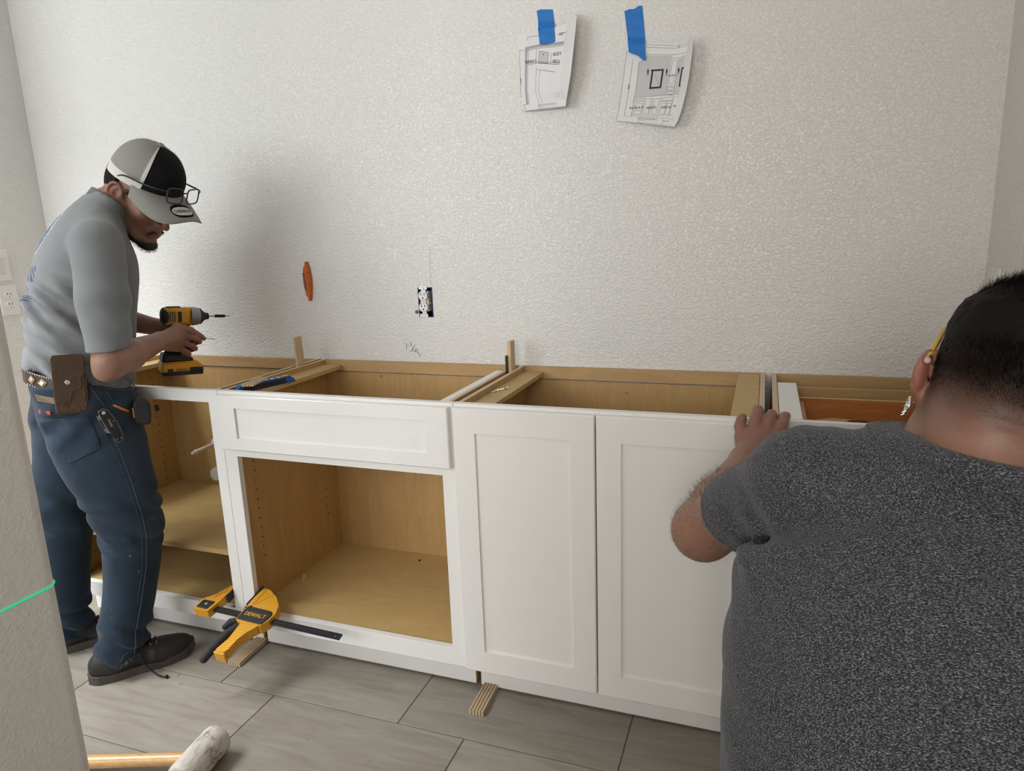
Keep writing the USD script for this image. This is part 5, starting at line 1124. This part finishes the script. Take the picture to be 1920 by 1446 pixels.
scw = np.array([A(.388, .022, 1.004), A(.436, .018, .990)]); tt = np.linspace(0, 1, 40)
obj('screw', tube(scw[0] + (scw[1] - scw[0]) * tt[:, None], np.where(tt < .06, .0034, .0013 + .0005 * (np.arange(40) % 2)) * np.where(tt > .9, .4, 1), 8), 'steel', label="thin screw pinched in the standing man's right fingertips", cat='screw')

eg = thing('eyeglasses', 'black rimmed eyeglasses resting on the brim of the trucker cap', 'glasses', H(.12, 0, .08))
def lens_loop(s, gr=0.0, n=44):
    th = np.linspace(0, 2 * np.pi, n, endpoint=False); c, k = np.cos(th), np.sin(th); e = .45
    y = s * (.0345) + (.0260 + gr) * np.sign(c) * np.abs(c) ** e; z = .0960 + (.0205 + gr) * np.sign(k) * np.abs(k) ** e
    return np.stack([.1330 - 2.0 * y * y - .30 * (z - .0960), y, z], 1)
for s in (-1, 1):
    L = lens_loop(s); L = np.vstack([L, L[:1]]); obj('rim', headm(tube(L, .0019, 8)), 'glasses_frame', eg, smooth=40)
    lp = lens_loop(s, -.0008); c0 = lp.mean(0); v = np.vstack([lp, lp + (.0012, 0, 0), [c0], [c0 + (.0012, 0, 0)]]); n = len(lp)
    f = [x for i in range(n) for x in ((i, (i + 1) % n, 2 * n), (n + (i + 1) % n, n + i, 2 * n + 1), (i, n + i, (i + 1) % n), ((i + 1) % n, n + i, n + (i + 1) % n))]
    m = trimesh.Trimesh(v, f, process=False); m.fix_normals(); obj('lens', headm(m), 'lens', eg)
    tp = spline([(.122, s * .0605, .104), (.106, s * .0830, .101), (.055, s * .0930, .086), (.010, s * .0935, .074), (-.012, s * .0885, .060), (-.024, s * .0850, .036)], 30)
    obj('temple', headm(tube(tp, np.interp(np.linspace(0, 1, 30), [0, .2, .7, 1], [.0020, .0026, .0022, .0017]), 8)), 'glasses_frame', eg, smooth=40)
obj('bridge', headm(tube(spline([(.1300, -.0090, .1040), (.1315, 0, .1065), (.1300, .0090, .1040)], 10), .0020, 8)), 'glasses_frame', eg, smooth=40)

# tooled leather pouch on the belt
pc = thing('leather_pouch', 'brown tooled leather pouch with a silver snap hanging on the belt', 'pouch', A(.008, .19, .85))
PT = axes(A(.006, .1735, .930), FA * .998 - UA * .055, UA * .998 + FA * .055, RA * .995 + UA * .06)
def pput(m): m.apply_transform(PT); return m if np.linalg.det(PT[:3, :3]) > 0 else (m.invert(), m)[-1]
obj('pouch_body', pput(rounded([(-.040, -.084), (.036, -.081), (.040, -.060), (.039, .076), (.034, .083), (-.036, .083), (-.040, .074)], .010, .030, .006)), 'tooled_leather', pc, smooth=40)
flap = [(-.0395, -.050), (-.0395, .076), (-.034, .0845), (.030, .0845), (.036, .078), (.0355, .030), (.024, .012), (.022, -.008), (.006, -.016), (-.004, -.036), (-.022, -.058)]
obj('flap', pput(extrude(sg.Polygon(flap).buffer(-.003).buffer(.003), .0028, axes((0, 0, .0295), (1, 0, 0), (0, 1, 0), (0, 0, 1)))), 'tooled_leather', pc)
edge = spline(flap[5:], 60); obj('flap_edging', pput(tube(np.c_[edge, np.full(60, .0325)], .0012, 6)), 'leather_edge', pc)
bw = []
fp_ = sg.Polygon(flap).buffer(-.005)
for i in range(-16, 17):
    for j in range(-4, 5):
        x, y = j * .0088 + (i % 2) * .0044 - .003, i * .0052 + .012
        if fp_.contains(sg.Point(x, y)): bw.append(hull([(x - .0038, y - .0012, .0318), (x + .0038, y + .0006, .0318), (x + .0034, y + .0016, .0318), (x - .0034, y + .0002, .0318), (x - .0022, y - .0003, .0334), (x + .0022, y + .0006, .0334)]))
obj('basket_weave', pput(cat(bw)), 'leather_light', pc, kind='stuff')
sc = []
rr_ = np.random.RandomState(8)
for k in range(15):
    c0 = np.array([rr_.uniform(-.022, .030), rr_.uniform(-.074, -.022)])
    if sg.Polygon(flap).buffer(.004).contains(sg.Point(c0)): continue
    th = np.linspace(0, 4.6, 14); ph = rr_.uniform(0, 6.28); r = np.linspace(.0085, .002, 14); sc.append(tube(np.c_[c0[0] + r * np.cos(th + ph), c0[1] + r * np.sin(th + ph), np.full(14, .0298)], .0011, 5))
obj('floral_tooling', pput(cat(sc)), 'leather_light', pc, kind='stuff')
obj('snap', pput(lathe([(0, 0), (.0062, 0), (.0066, .0012), (.0052, .0026), (.0030, .0022), (0, .0030)], (-.006, .008, .0322), (-.006, .008, .05), 22)), 'concha_silver', pc, smooth=40)
ol = np.array(sg.Polygon([(-.039, -.083), (.0355, -.080), (.039, -.060), (.038, .075), (.033, .082), (-.035, .082), (-.039, .073)]).buffer(-.008).buffer(.0065).exterior.coords)
obj('edge_lacing', pput(tube(np.c_[ol, np.full(len(ol), .0285)], .0011, 5)), 'leather_edge', pc)

# folding knife, tape measure and pencil at the front pocket
def hip(f, z, lift): return onto(jeans_f, [(f, z)], lift)[0]
kp = hip(.084, .795, .002); kn = thing('folding_knife', 'dark folding utility knife clipped to the jeans pocket', 'knife', kp)
ka = hip(.072, .842, .004); kb = hip(.098, .752, .004); kv = kb - ka; kl = np.linalg.norm(kv); kv /= kl; kw = np.cross(RA, kv); kw = kw if kw @ FA > 0 else -kw; kw /= np.linalg.norm(kw); kx = np.cross(kv, kw); kx = kx if kx @ RA > 0 else -kx
KT = axes(ka, kv, kw, kx)
def kput(m): m.apply_transform(KT); return m if np.linalg.det(KT[:3, :3]) > 0 else (m.invert(), m)[-1]
ko = [(-.006, -.010), (-.008, .004), (.002, .014), (.040, .019), (.078, .018), (.096, .010), (.098, .000), (.088, -.006), (.066, -.004), (.048, -.008), (.020, -.012)]
obj('liner', kput(extrude(sg.Polygon(ko).buffer(.0012), .007)), 'galvanized', kn); obj('handle_scale', kput(rounded(ko, .003, .010, .0015)), 'black_steel', kn)
obj('blade_holder', kput(extrude([(.006, -.020), (.058, -.019), (.066, -.008), (.020, -.010), (.004, -.010)], .005)), 'grey_metal_paint', kn)
obj('slot_cutout', kput(box(.018, .046, -.0185, -.0135, .0048, .0056, .0004)), 'black_plastic', kn)
obj('pivot', kput(lathe([(0, 0), (.0052, 0), (.0052, .002), (.0030, .0026), (.0028, .0018), (0, .0018)], (.002, .001, .0098), (.002, .001, .02), 18)), 'silver', kn, smooth=40)
for x, y in ((.034, .013), (.088, .010), (.086, .000)): obj('screw', kput(cyl((x, y, .0095), (x, y, .0108), .0018, 10)), 'silver', kn)
obj('engraving', kput(letters('Husky', .0060, axes((.024, .001, .0100), (1, 0, 0), (0, 1, 0), (0, 0, 1)), .0004, True)), 'galvanized', kn, kind='stuff')
tp_ = hip(.152, .822, .0); ts = float((tp_ - OA) @ RA)
tm_ = thing('tape_measure', 'black rubber tape measure clipped to the front jeans pocket', 'tape measure', A(.172, ts, .782))
TT = axes(A(.150, ts - .002, .782), FA, UA * .995 - RA * .1, RA)
def tput(m): m.apply_transform(TT); return m if np.linalg.det(TT[:3, :3]) > 0 else (m.invert(), m)[-1]
obj('case', tput(rounded([(.002, .004), (.040, -.004), (.046, .030), (.046, .062), (.036, .074), (.010, .074), (.002, .064)], .009, .036, .006)), 'black_rubber', tm_, smooth=40)
obj('yellow_side', tput(box(-.0012, .003, .022, .052, .004, .026, .001)), 'yellow_plastic', tm_); obj('grip_band', tput(box(.010, .0475, .052, .055, .002, .0365, .001)), 'black_plastic', tm_)
pa, pb = hip(.106, .852, .003), hip(.126, .836, .003)
pq = thing('carpenter_pencil', 'orange pencil stub poking from the jeans pocket above the knife', 'pencil', pa)
obj('shaft', tube([pa, pb, pb + (pb - pa) * .6 - RA * .01], .0036, 6), 'pencil_orange', pq); obj('tip', tube([pa, pa + (pa - pb) * .30], [.0034, .0012], 6), 'pine', pq)

# ------------------------------------------------------------------ the bar clamp that pulls the two face frames together
cl = thing('bar_clamp', 'yellow and black one-handed bar clamp gripping the two face frames near the floor', 'clamp', (-.65, -.60, .16))
CU = np.array([.9994, 0, -.035]); CVv = np.array([0, .970, .243]); CV = CVv - (CVv @ CU) * CU; CV /= np.linalg.norm(CV); CW = np.cross(CU, CV)
CT = axes(np.array([-.660, -.602, .1905]) , CU, CV, CW)              # u along the bar from x = -0.66, v towards the jaws, w up
def cput(m): m.apply_transform(CT); return m
def cflat(pts, w0, w1, r=.004, b=.002): return cput(rounded(pts, r, w1 - w0, b, axes((0, 0, w0), (1, 0, 0), (0, 1, 0), (0, 0, 1))))
def cext(pts, w0, w1): return cput(extrude(sg.Polygon(pts).buffer(-.003).buffer(.003), w1 - w0, axes((0, 0, w0), (1, 0, 0), (0, 1, 0), (0, 0, 1))))
bar = sg.box(-.205, -.0095, .298, .0095).difference(sg.Point(.280, 0).buffer(.0042))
obj('bar', cput(extrude(bar, .006, axes((0, 0, -.003), (1, 0, 0), (0, 1, 0), (0, 0, 1)))), 'black_steel', cl)
obj('bar_groove', cput(box(.02, .26, -.0030, .0030, .0029, .0034, 0)), 'black_plastic', cl)
fj = obj('fixed_jaw', cext([(-.212, -.026), (-.158, -.026), (-.150, .018), (-.146, .060), (-.146, .092), (-.158, .092), (-.186, .040), (-.214, .014)], -.014, .014), 'yellow_plastic', cl)
obj('jaw_plate', cflat([(-.206, -.020), (-.166, -.020), (-.160, .014), (-.204, .012)], .0138, .0165), 'black_plastic', fj); obj('rivet', cput(cyl((-.182, -.002, .016), (-.182, -.002, .0180), .0048, 14, .001)), 'ink_grey', fj)
for k in range(3): obj('rib', cput(box(-.178 + .008 * k, -.175 + .008 * k, .030 + .012 * k, .050 + .012 * k, .0138, .0150, .0004)), 'orange_plastic', fj)
obj('jaw_pad', cput(box(-.1462, -.1415, .044, .096, -.015, .015, .0015)), 'black_rubber', cl)
bd_ = obj('moving_jaw', cext([(-.046, -.030), (-.030, -.040), (.045, -.036), (.058, -.012), (.062, .018), (.050, .050), (.022, .078), (-.020, .102), (-.046, .104), (-.050, .060)], -.017, .015), 'yellow_plastic', cl)
obj('label_plate', cflat([(-.044, -.030), (.046, -.032), (.054, -.008), (.056, .012), (.046, .022), (-.030, .024), (-.044, .010)], .0148, .0180, .006, .0015), 'black_plastic', bd_)
obj('lettering', letters('DEWALT', .0130, CT @ axes((-.032, -.011, .0180), (1, 0, 0), (0, 1, 0), (0, 0, 1)), .0008, True, squeeze=1.0), 'yellow_plastic', bd_, kind='stuff')
for a, b in (((-.028, .034), (.036, .052)), ((-.030, .034), (.004, .084)), ((-.034, .034), (-.032, .096))):
    obj('rib', cput(tube([(a[0], a[1], .0150), (b[0], b[1], .0150)], .0022, 6)), 'yellow_plastic', bd_)
obj('jaw_pad', cput(box(-.0575, -.0510, .030, .112, -.016, .016, .002)), 'black_rubber', cl)
obj('pad_arm', cput(tube([(-.054, .030, .006), (-.050, .015, .010), (-.030, .024, .016)], .0045, 8)), 'black_rubber', cl)
hg = obj('handle', cext([(-.022, -.034), (.040, -.036), (.022, -.066), (.012, -.100), (.010, -.140), (.002, -.150), (-.022, -.150), (-.024, -.140), (-.016, -.100)], -.016, .014), 'yellow_plastic', cl)
obj('handle_lip', cput(box(-.026, .012, -.154, -.146, -.022, .014, .002)), 'yellow_plastic', hg)
for k in range(9): obj('ridge', cput(box(-.012 + .001 * k, .014, -.070 - .008 * k, -.067 - .008 * k, .0138, .0148, .0004)), 'pencil_yellow', hg)
obj('trigger', cput(net(lambda q: s_chain(q, [(-.030, -.030, 0), (-.050, -.080, -.004), (-.062, -.135, -.012), (-.064, -.160, -.018)], [.0115, .0125, .0130, .0120], .006), (-.09, -.19, -.04), (-.005, -.005, .03), .003)), 'black_rubber', cl, smooth=True)
obj('release_lever', cput(net(lambda q: s_chain(q, [(-.046, -.010, -.004), (-.074, -.028, -.008), (-.082, -.046, -.012)], [.0090, .0095, .0085], .006), (-.11, -.07, -.04), (-.02, .02, .03), .003)), 'black_rubber', cl, smooth=True)

# ------------------------------------------------------------------ the man in the grey shirt, kneeling at the two-door cabinet
BS = .985; cr_, sr_ = math.cos(math.radians(15)), math.sin(math.radians(15)); cp_, sp_ = math.cos(math.radians(14)), math.sin(math.radians(14))
BX = np.array([.06, cp_, -sp_]); BX /= np.linalg.norm(BX); BY = np.array([-cr_, 0, sr_]); BY = BY - (BY @ BX) * BX; BY /= np.linalg.norm(BY); BZ = np.cross(BX, BY)
BO = np.array([1.017, -1.140, 1.079])
def toB(p): r = (p - BO) / BS; return np.stack([r @ BX, r @ BY, r @ BZ], 1)
def Bh(x, y, z): return BO + BS * (x * BX + y * BY + z * BZ)
torsoB = Loft([((.965, -1.280, .46), .225, .175), ((.966, -1.275, .56), .245, .185), ((.970, -1.240, .66), .250, .185), ((.980, -1.175, .79), .258, .165), ((.990, -1.120, .885), .256, .135),
               ((1.012, -1.105, .955), .150, .100), ((1.018, -1.112, 1.000), .085, .080)], (1, 0, 0), 80, 2.15)
SHL, ELL, WRL = np.array([.800, -1.090, .942]), np.array([.660, -.922, .772]), np.array([.722, -.655, .818])
SHR, ELR, WRR = np.array([1.186, -1.080, .925]), np.array([1.212, -.880, .770]), np.array([1.130, -.655, .820])
def hand_b(p, m=1.0, x0=.745):
    """A hand hooked over the cabinet's front edge: back of the hand towards the room, fingers up and over."""
    q = p.copy(); q[:, 0] = (q[:, 0] - x0) * m
    d = s_chain(q, [(-.022, -.655, .818), (-.006, -.628, .826)], [.031, .031])
    for a, r in (((-.032, -.596, .850), .0175), ((-.010, -.592, .858), .0185), ((.014, -.591, .859), .0185), ((.036, -.594, .852), .0175)):
        d = smin(d, s_cap(q, (-.010 + .25 * a[0], -.624, .822), a, .0240, r), .016)
    for pts, r in (([(-.033, -.594, .852), (-.038, -.578, .870), (-.037, -.559, .878), (-.034, -.560, .886)], [.0140, .0128, .0112, .0095]),
                   ([(-.010, -.591, .858), (-.006, -.574, .888), (-.003, -.546, .900), (.000, -.520, .888)], [.0150, .0136, .0120, .0100]),
                   ([(.014, -.590, .859), (.020, -.572, .882), (.025, -.546, .892), (.028, -.523, .886)], [.0150, .0134, .0116, .0098]),
                   ([(.037, -.592, .852), (.046, -.573, .876), (.052, -.547, .889), (.056, -.526, .886)], [.0140, .0126, .0110, .0094])):
        d = smin(d, s_chain(q, pts, r, .003), .004)
    return smin(d, s_chain(q, [(.006, -.634, .812), (.036, -.606, .808), (.056, -.580, .822), (.066, -.567, .842)], [.0190, .0160, .0132, .0108], .004), .010)
def arm_b(p, S, E, Wr):
    d = s_cap(p, S, E, .056, .049); d = smin(d, s_chain(p, [E, E + (Wr - E) * .35, Wr], [.0485, .0470, .0300], .02), .03)
    return d
def body_b(p):
    d = torsoB(p, -.018)
    d = smin(d, s_cap(p, (1.018, -1.105, .965), BO + BZ * -.050 - BX * .025, .084, .070), .04)
    d = smin(d, s_cap(p, (.955, -1.105, .955), SHL, .040, .046), .03); d = smin(d, s_cap(p, (1.080, -1.105, .950), SHR, .040, .046), .03)
    d = smin(d, arm_b(p, SHL, ELL, WRL), .03); d = smin(d, arm_b(p, SHR, ELR, WRR), .03)
    d = smin(d, near(p, (.750, -.590, .85), .13, hand_b), .016); d = smin(d, near(p, (1.108, -.590, .85), .13, lambda x: hand_b(x, -1.0, 1.106)), .016)
    for s in (-1, 1): d = smin(d, s_chain(p, [(.965 + s * .11, -1.26, .44), (.965 + s * .10, -1.06, .085), (.965 + s * .10, -1.43, .060)], [.085, .055, .045]), .03)
    h = near(p, BO, .22, lambda x: s_face(toB(x), True, 1.12) * BS)
    d = smin(d, h, .022)
    q = toB(p)                                                       # rolls at the nape
    for z0, x0, dp in ((-.012, -.075, .0020), (-.034, -.078, .0028)): d = d + dp * np.exp(-((q[:, 2] - z0 - .10 * np.abs(q[:, 1] + .015) ** 1.2) / .0042) ** 2) * sstep(.055, .015, np.abs(q[:, 1] + .02)) * (q[:, 0] < -.03)
    d = d + .0045 * np.exp(-((p[:, 2] - 1.006 - .10 * (p[:, 0] - 1.02)) / .0035) ** 2) * (p[:, 1] < -1.12) * sstep(.09, .06, np.abs(p[:, 0] - 1.01))
    return d
bodyB = net(body_b, (.56, -1.52, .0), (1.27, -.47, 1.29), .0046, 0)
pv = bodyB.vertices; qb = toB(pv); col = skin_tone(pv, 31) * 1.02
back = sstep(.075, .030, qb[:, 0] - .35 * np.clip(qb[:, 2] - .05, 0, 1))
stub = sstep(-.078, .022, qb[:, 2] + .010 * (meshkit.noise(pv * 45, 2) - .5) - .25 * np.clip(np.abs(qb[:, 1]) - .055, 0, 1)) * back * (np.linalg.norm(qb, axis=1) < .19)
ear_ = np.minimum(s_ear(qb, 1), s_ear(qb, -1)) < .0025; stub = np.where(ear_, 0, stub)
col = lerp(col, (.011, .008, .007), np.clip(.98 * stub, 0, 1)); col = np.where(ear_[:, None], lerp(col, SKR * 1.05, np.full(len(col), .7)), col)
hz = sstep(.10, .04, np.linalg.norm(pv - (.75, -.58, .85), axis=1)); col = lerp(col, (.270, .125, .092), .7 * hz)
manB = thing('person', 'man in a dark heather grey t-shirt seen from behind, hand on the two-door cabinet', 'person', (.97, -1.2, 0))
obj('body', bodyB, 'skin', manB, smooth=True, col=col)
hs = []
def hl_(p):
    z = toB(p[None])[0][2]; return .0016 + .0062 * float(sstep(-.02, .08, np.array(z))) + .010 * float(sstep(.095, .125, np.array(z)))
hq = toB(bodyB.vertices); hm = (np.linalg.norm(hq, axis=1) < .19) & (hq[:, 2] > -.055) & (hq[:, 0] < .075) & ~ear_ & (np.abs(s_face(hq, False, 1.12)) < .012)
hm_, _ = skin_pick(bodyB, None, hm)
def keep_b(p, r):
    q = toB(p[None])[0]; z = q[2] - .25 * max(abs(q[1]) - .055, 0); return r.rand() < float(sstep(-.070, .040, np.array(z))) and (q[0] < .02 or q[2] > .03)
hs = strands_on(hm_, 42000, hl_, lambda p: -BZ * (.9 if toB(p[None])[0][2] < .09 else -.3) + BY * -.35 - BX * .25, 41, keep_b, .40, 4, .05)
curves('hair_strands', hs, .00042, 'scalp_hair', manB, kind='stuff')
def top_hair(p):
    q = toB(p); f = s_face(q, False, 1.12) + .0012 - (.0085 + .006 * (meshkit.fbm(q * (90, 22, 90), 3, 12) - .4)) * sstep(.040, .105, q[:, 2])
    return smax(f, .040 + .022 * (meshkit.noise(q * (70, 70, 40), 8) - .5) - q[:, 2], .012) * BS
obj('hair', net(top_hair, Bh(0, 0, .08) - .17, Bh(0, 0, .08) + .17, .0034), 'hair_black', manB, 'short black hair, faded at the sides', smooth=True)
tp_strands = strands_on(trimesh.Trimesh(*(lambda m: (m.vertices, m.faces))(net(top_hair, Bh(0, 0, .08) - .17, Bh(0, 0, .08) + .17, .006)), process=False), 6500, .020, lambda p: -BY * .9 + BX * .25, 43, None, .10, 5, .08)
curves('hair_top_strands', tp_strands, .0006, 'scalp_hair', manB, kind='stuff')
# hair on the left forearm and upper arm
am = (np.linalg.norm(pv - ELL, axis=1) < .17) & (pv[:, 0] < .78)
ah, _ = skin_pick(bodyB, None, am)
fdir = (WRL - ELL) / np.linalg.norm(WRL - ELL)
curves('arm_hair', strands_on(ah, 2600, lambda p: .010 if (p - ELL) @ fdir > .01 else .006, lambda p: fdir * .3 + np.array([-.2, 0, .25]), 47, None, .55, 4, .15), .00028, 'arm_hair', manB, kind='stuff')
# hoop earring with spikes in the left lobe
ec = Bh(-.010, .0920, -.037); er = obj('earring', trimesh.creation.torus(.0100, .0022, 30, 10).apply_transform(axes(ec, BX, BZ, BY)), 'silver', manB, 'silver hoop earring with small spikes', smooth=True)
for a in (190, 225, 260):
    d_ = (BY * .75 + BZ * math.sin(math.radians(a)) * .8 + BX * math.cos(math.radians(a)) * .3); d_ /= np.linalg.norm(d_); c_ = ec + BZ * .0100 * math.sin(math.radians(a)) + BX * .0100 * math.cos(math.radians(a))
    obj('spike', tube([c_, c_ + d_ * .0065], [.0018, .0002], 8), 'silver', er)
pcl = thing('pencil', "yellow pencil with a pink eraser tucked behind the ear of the man in dark grey", 'pencil', Bh(-.03, .086, .03))
e0, e1 = Bh(-.040, .0915, .020), Bh(.040, .0770, .062); ev = (e1 - e0) / np.linalg.norm(e1 - e0)
obj('shaft', cyl(e0 + ev * .012, e0 + ev * .120, .0036, 6), 'pencil_yellow', pcl)
obj('ferrule', cyl(e0 + ev * .005, e0 + ev * .013, .0038, 16), 'ferrule', pcl); obj('eraser', cyl(e0, e0 + ev * .0055, .0036, 16, .001), 'eraser_pink', pcl)
obj('point', tube([e0 + ev * .120, e0 + ev * .134], [.0034, .0006], 6), 'pine', pcl)

def shirt_b(p):
    x, y, z = p.T
    d = torsoB(p, .008)
    d = smin(d, s_cap(p, (.965, -1.108, .957), SHL + (0, 0, -.002), .048, .060), .04); d = smin(d, s_cap(p, (1.070, -1.108, .955), SHR, .052, .062), .04)
    axL = (ELL - SHL) / np.linalg.norm(ELL - SHL); axR = (ELR - SHR) / np.linalg.norm(ELR - SHR)
    sl = s_cap(p, SHL + (.010, 0, -.004), SHL + axL * .30, .066, .068); sr = s_cap(p, SHR, SHR + axR * .30, .066, .066)
    d = smin(d, s_ell(p, (.990, -1.130, .925), (.215, .105, .105)), .05)
    d = smin(d, s_cap(p, (1.018, -1.105, .965), BO + BZ * -.050 - BX * .025, .093, .080), .045)
    cl_ = (p - SHL) @ axL - .172 - .06 * ((p - SHL) @ np.array([.2, .1, -.5])); sl = smax(sl, cl_, .004); sr = smax(sr, (p - SHR) @ axR - .19, .004)
    d = smin(d, sl, .045); d = smin(d, sr, .045)
    pit = np.array([.752, -1.150, .862]); r = p - pit; rn = np.linalg.norm(r, axis=1)
    w = .0030 * np.sin(85 * (r @ np.array([.42, -.1, .90])) + 3 * np.sin(r[:, 0] * 30)) * np.exp(-(rn / .075) ** 2)
    w = w - .0065 * np.exp(-((r @ np.array([-.45, .1, .88]) - .004) / .007) ** 2) * sstep(.16, .03, rn) * (r[:, 0] > -.03)
    w = w + .0035 * np.sin(38 * (r @ np.array([-.50, .1, .86])) + 2.4 * np.sin(11 * x)) * np.exp(-(rn / .20) ** 2)
    w = w + .0012 * np.sin(60 * (z + .5 * x + .25 * y) + 4 * np.sin(9 * x)) * np.exp(-((x - .76) / .12) ** 2) * sstep(.9, .8, z)
    w = w + .0018 * np.sin(150 * x + 20 * y) * np.exp(-((z - 1.0) / .02) ** 2) * (x < .95) + .006 * (meshkit.fbm(p * (9, 9, 14), 3, 17) - .5)
    d = d + w
    hem = np.abs(cl_ + .016); d = d + .0010 * np.exp(-(hem / .0018) ** 2) * (sl < .02)
    d = smax(d, .500 - z, .006)
    pa, pb, pr = np.array([1.035, -1.190, 1.019]), np.array([.933, -1.090, 1.026]), np.array([1.110, -1.090, .997]); nn = np.cross(pr - pa, pb - pa); nn /= np.linalg.norm(nn); nn = nn if nn[2] > 0 else -nn
    nk = -((p - pa) @ nn) + 3 * np.maximum(np.abs(x - 1.02) - .135, 0)   # the neckline: a slightly tilted plane around the neck
    return d, nk
def nk_cut(p): d, nk = shirt_b(p); return smax(d, -nk, .006)
obj('t_shirt', net(nk_cut, (.66, -1.56, .48), (1.275, -.90, 1.05), .0055, 0), 'heather_grey', manB, 'dark heather grey t-shirt', smooth=True)
obj('neckband', net(lambda p: (lambda dn: smax(np.abs(dn[0] - .0003) - .0026, np.abs(dn[1] - .011) - .010, .003))(shirt_b(p)), (.88, -1.26, .94), (1.16, -.98, 1.06), .0036), 'heather_grey', manB, smooth=True)
def trousers_b(p):
    d = torsoB(p, .002); x = p[:, 0]
    for s in (-1, 1):
        c = .965 + s * .105; leg = s_chain(p, [(c, -1.265, .44), (c, -1.070, .082)], [.112, .080]); leg = smin(leg, s_chain(p, [(c, -1.070, .080), (c, -1.25, .078), (c, -1.46, .064)], [.079, .077, .062], .02), .03); d = smin(d, leg, .02)
    d = d + .005 * (meshkit.fbm(p * 16, 3, 23) - .5)
    return smax(smax(smax(d, p[:, 2] - .545, .006), .002 - p[:, 2], .004), -1.475 - p[:, 1], .004)
obj('trousers', net(trousers_b, (.66, -1.56, -.02), (1.27, -.93, .60), .0085, 0), 'trouser_black', manB, smooth=True)
for s in (-1, 1):
    c = .965 + s * .105
    f = lambda p: smax(smin(s_chain(p, [(c, -1.45, .062), (c, -1.52, .050), (c, -1.600, .040)], [.050, .046, .040], .02), s_ell(p, (c, -1.535, .095), (.046, .045, .080)), .03), .004 - p[:, 2], .004)
    obj('shoe', net(f, (c - .09, -1.68, -.02), (c + .09, -1.38, .20), .006), 'shoe_leather', manB, smooth=True)
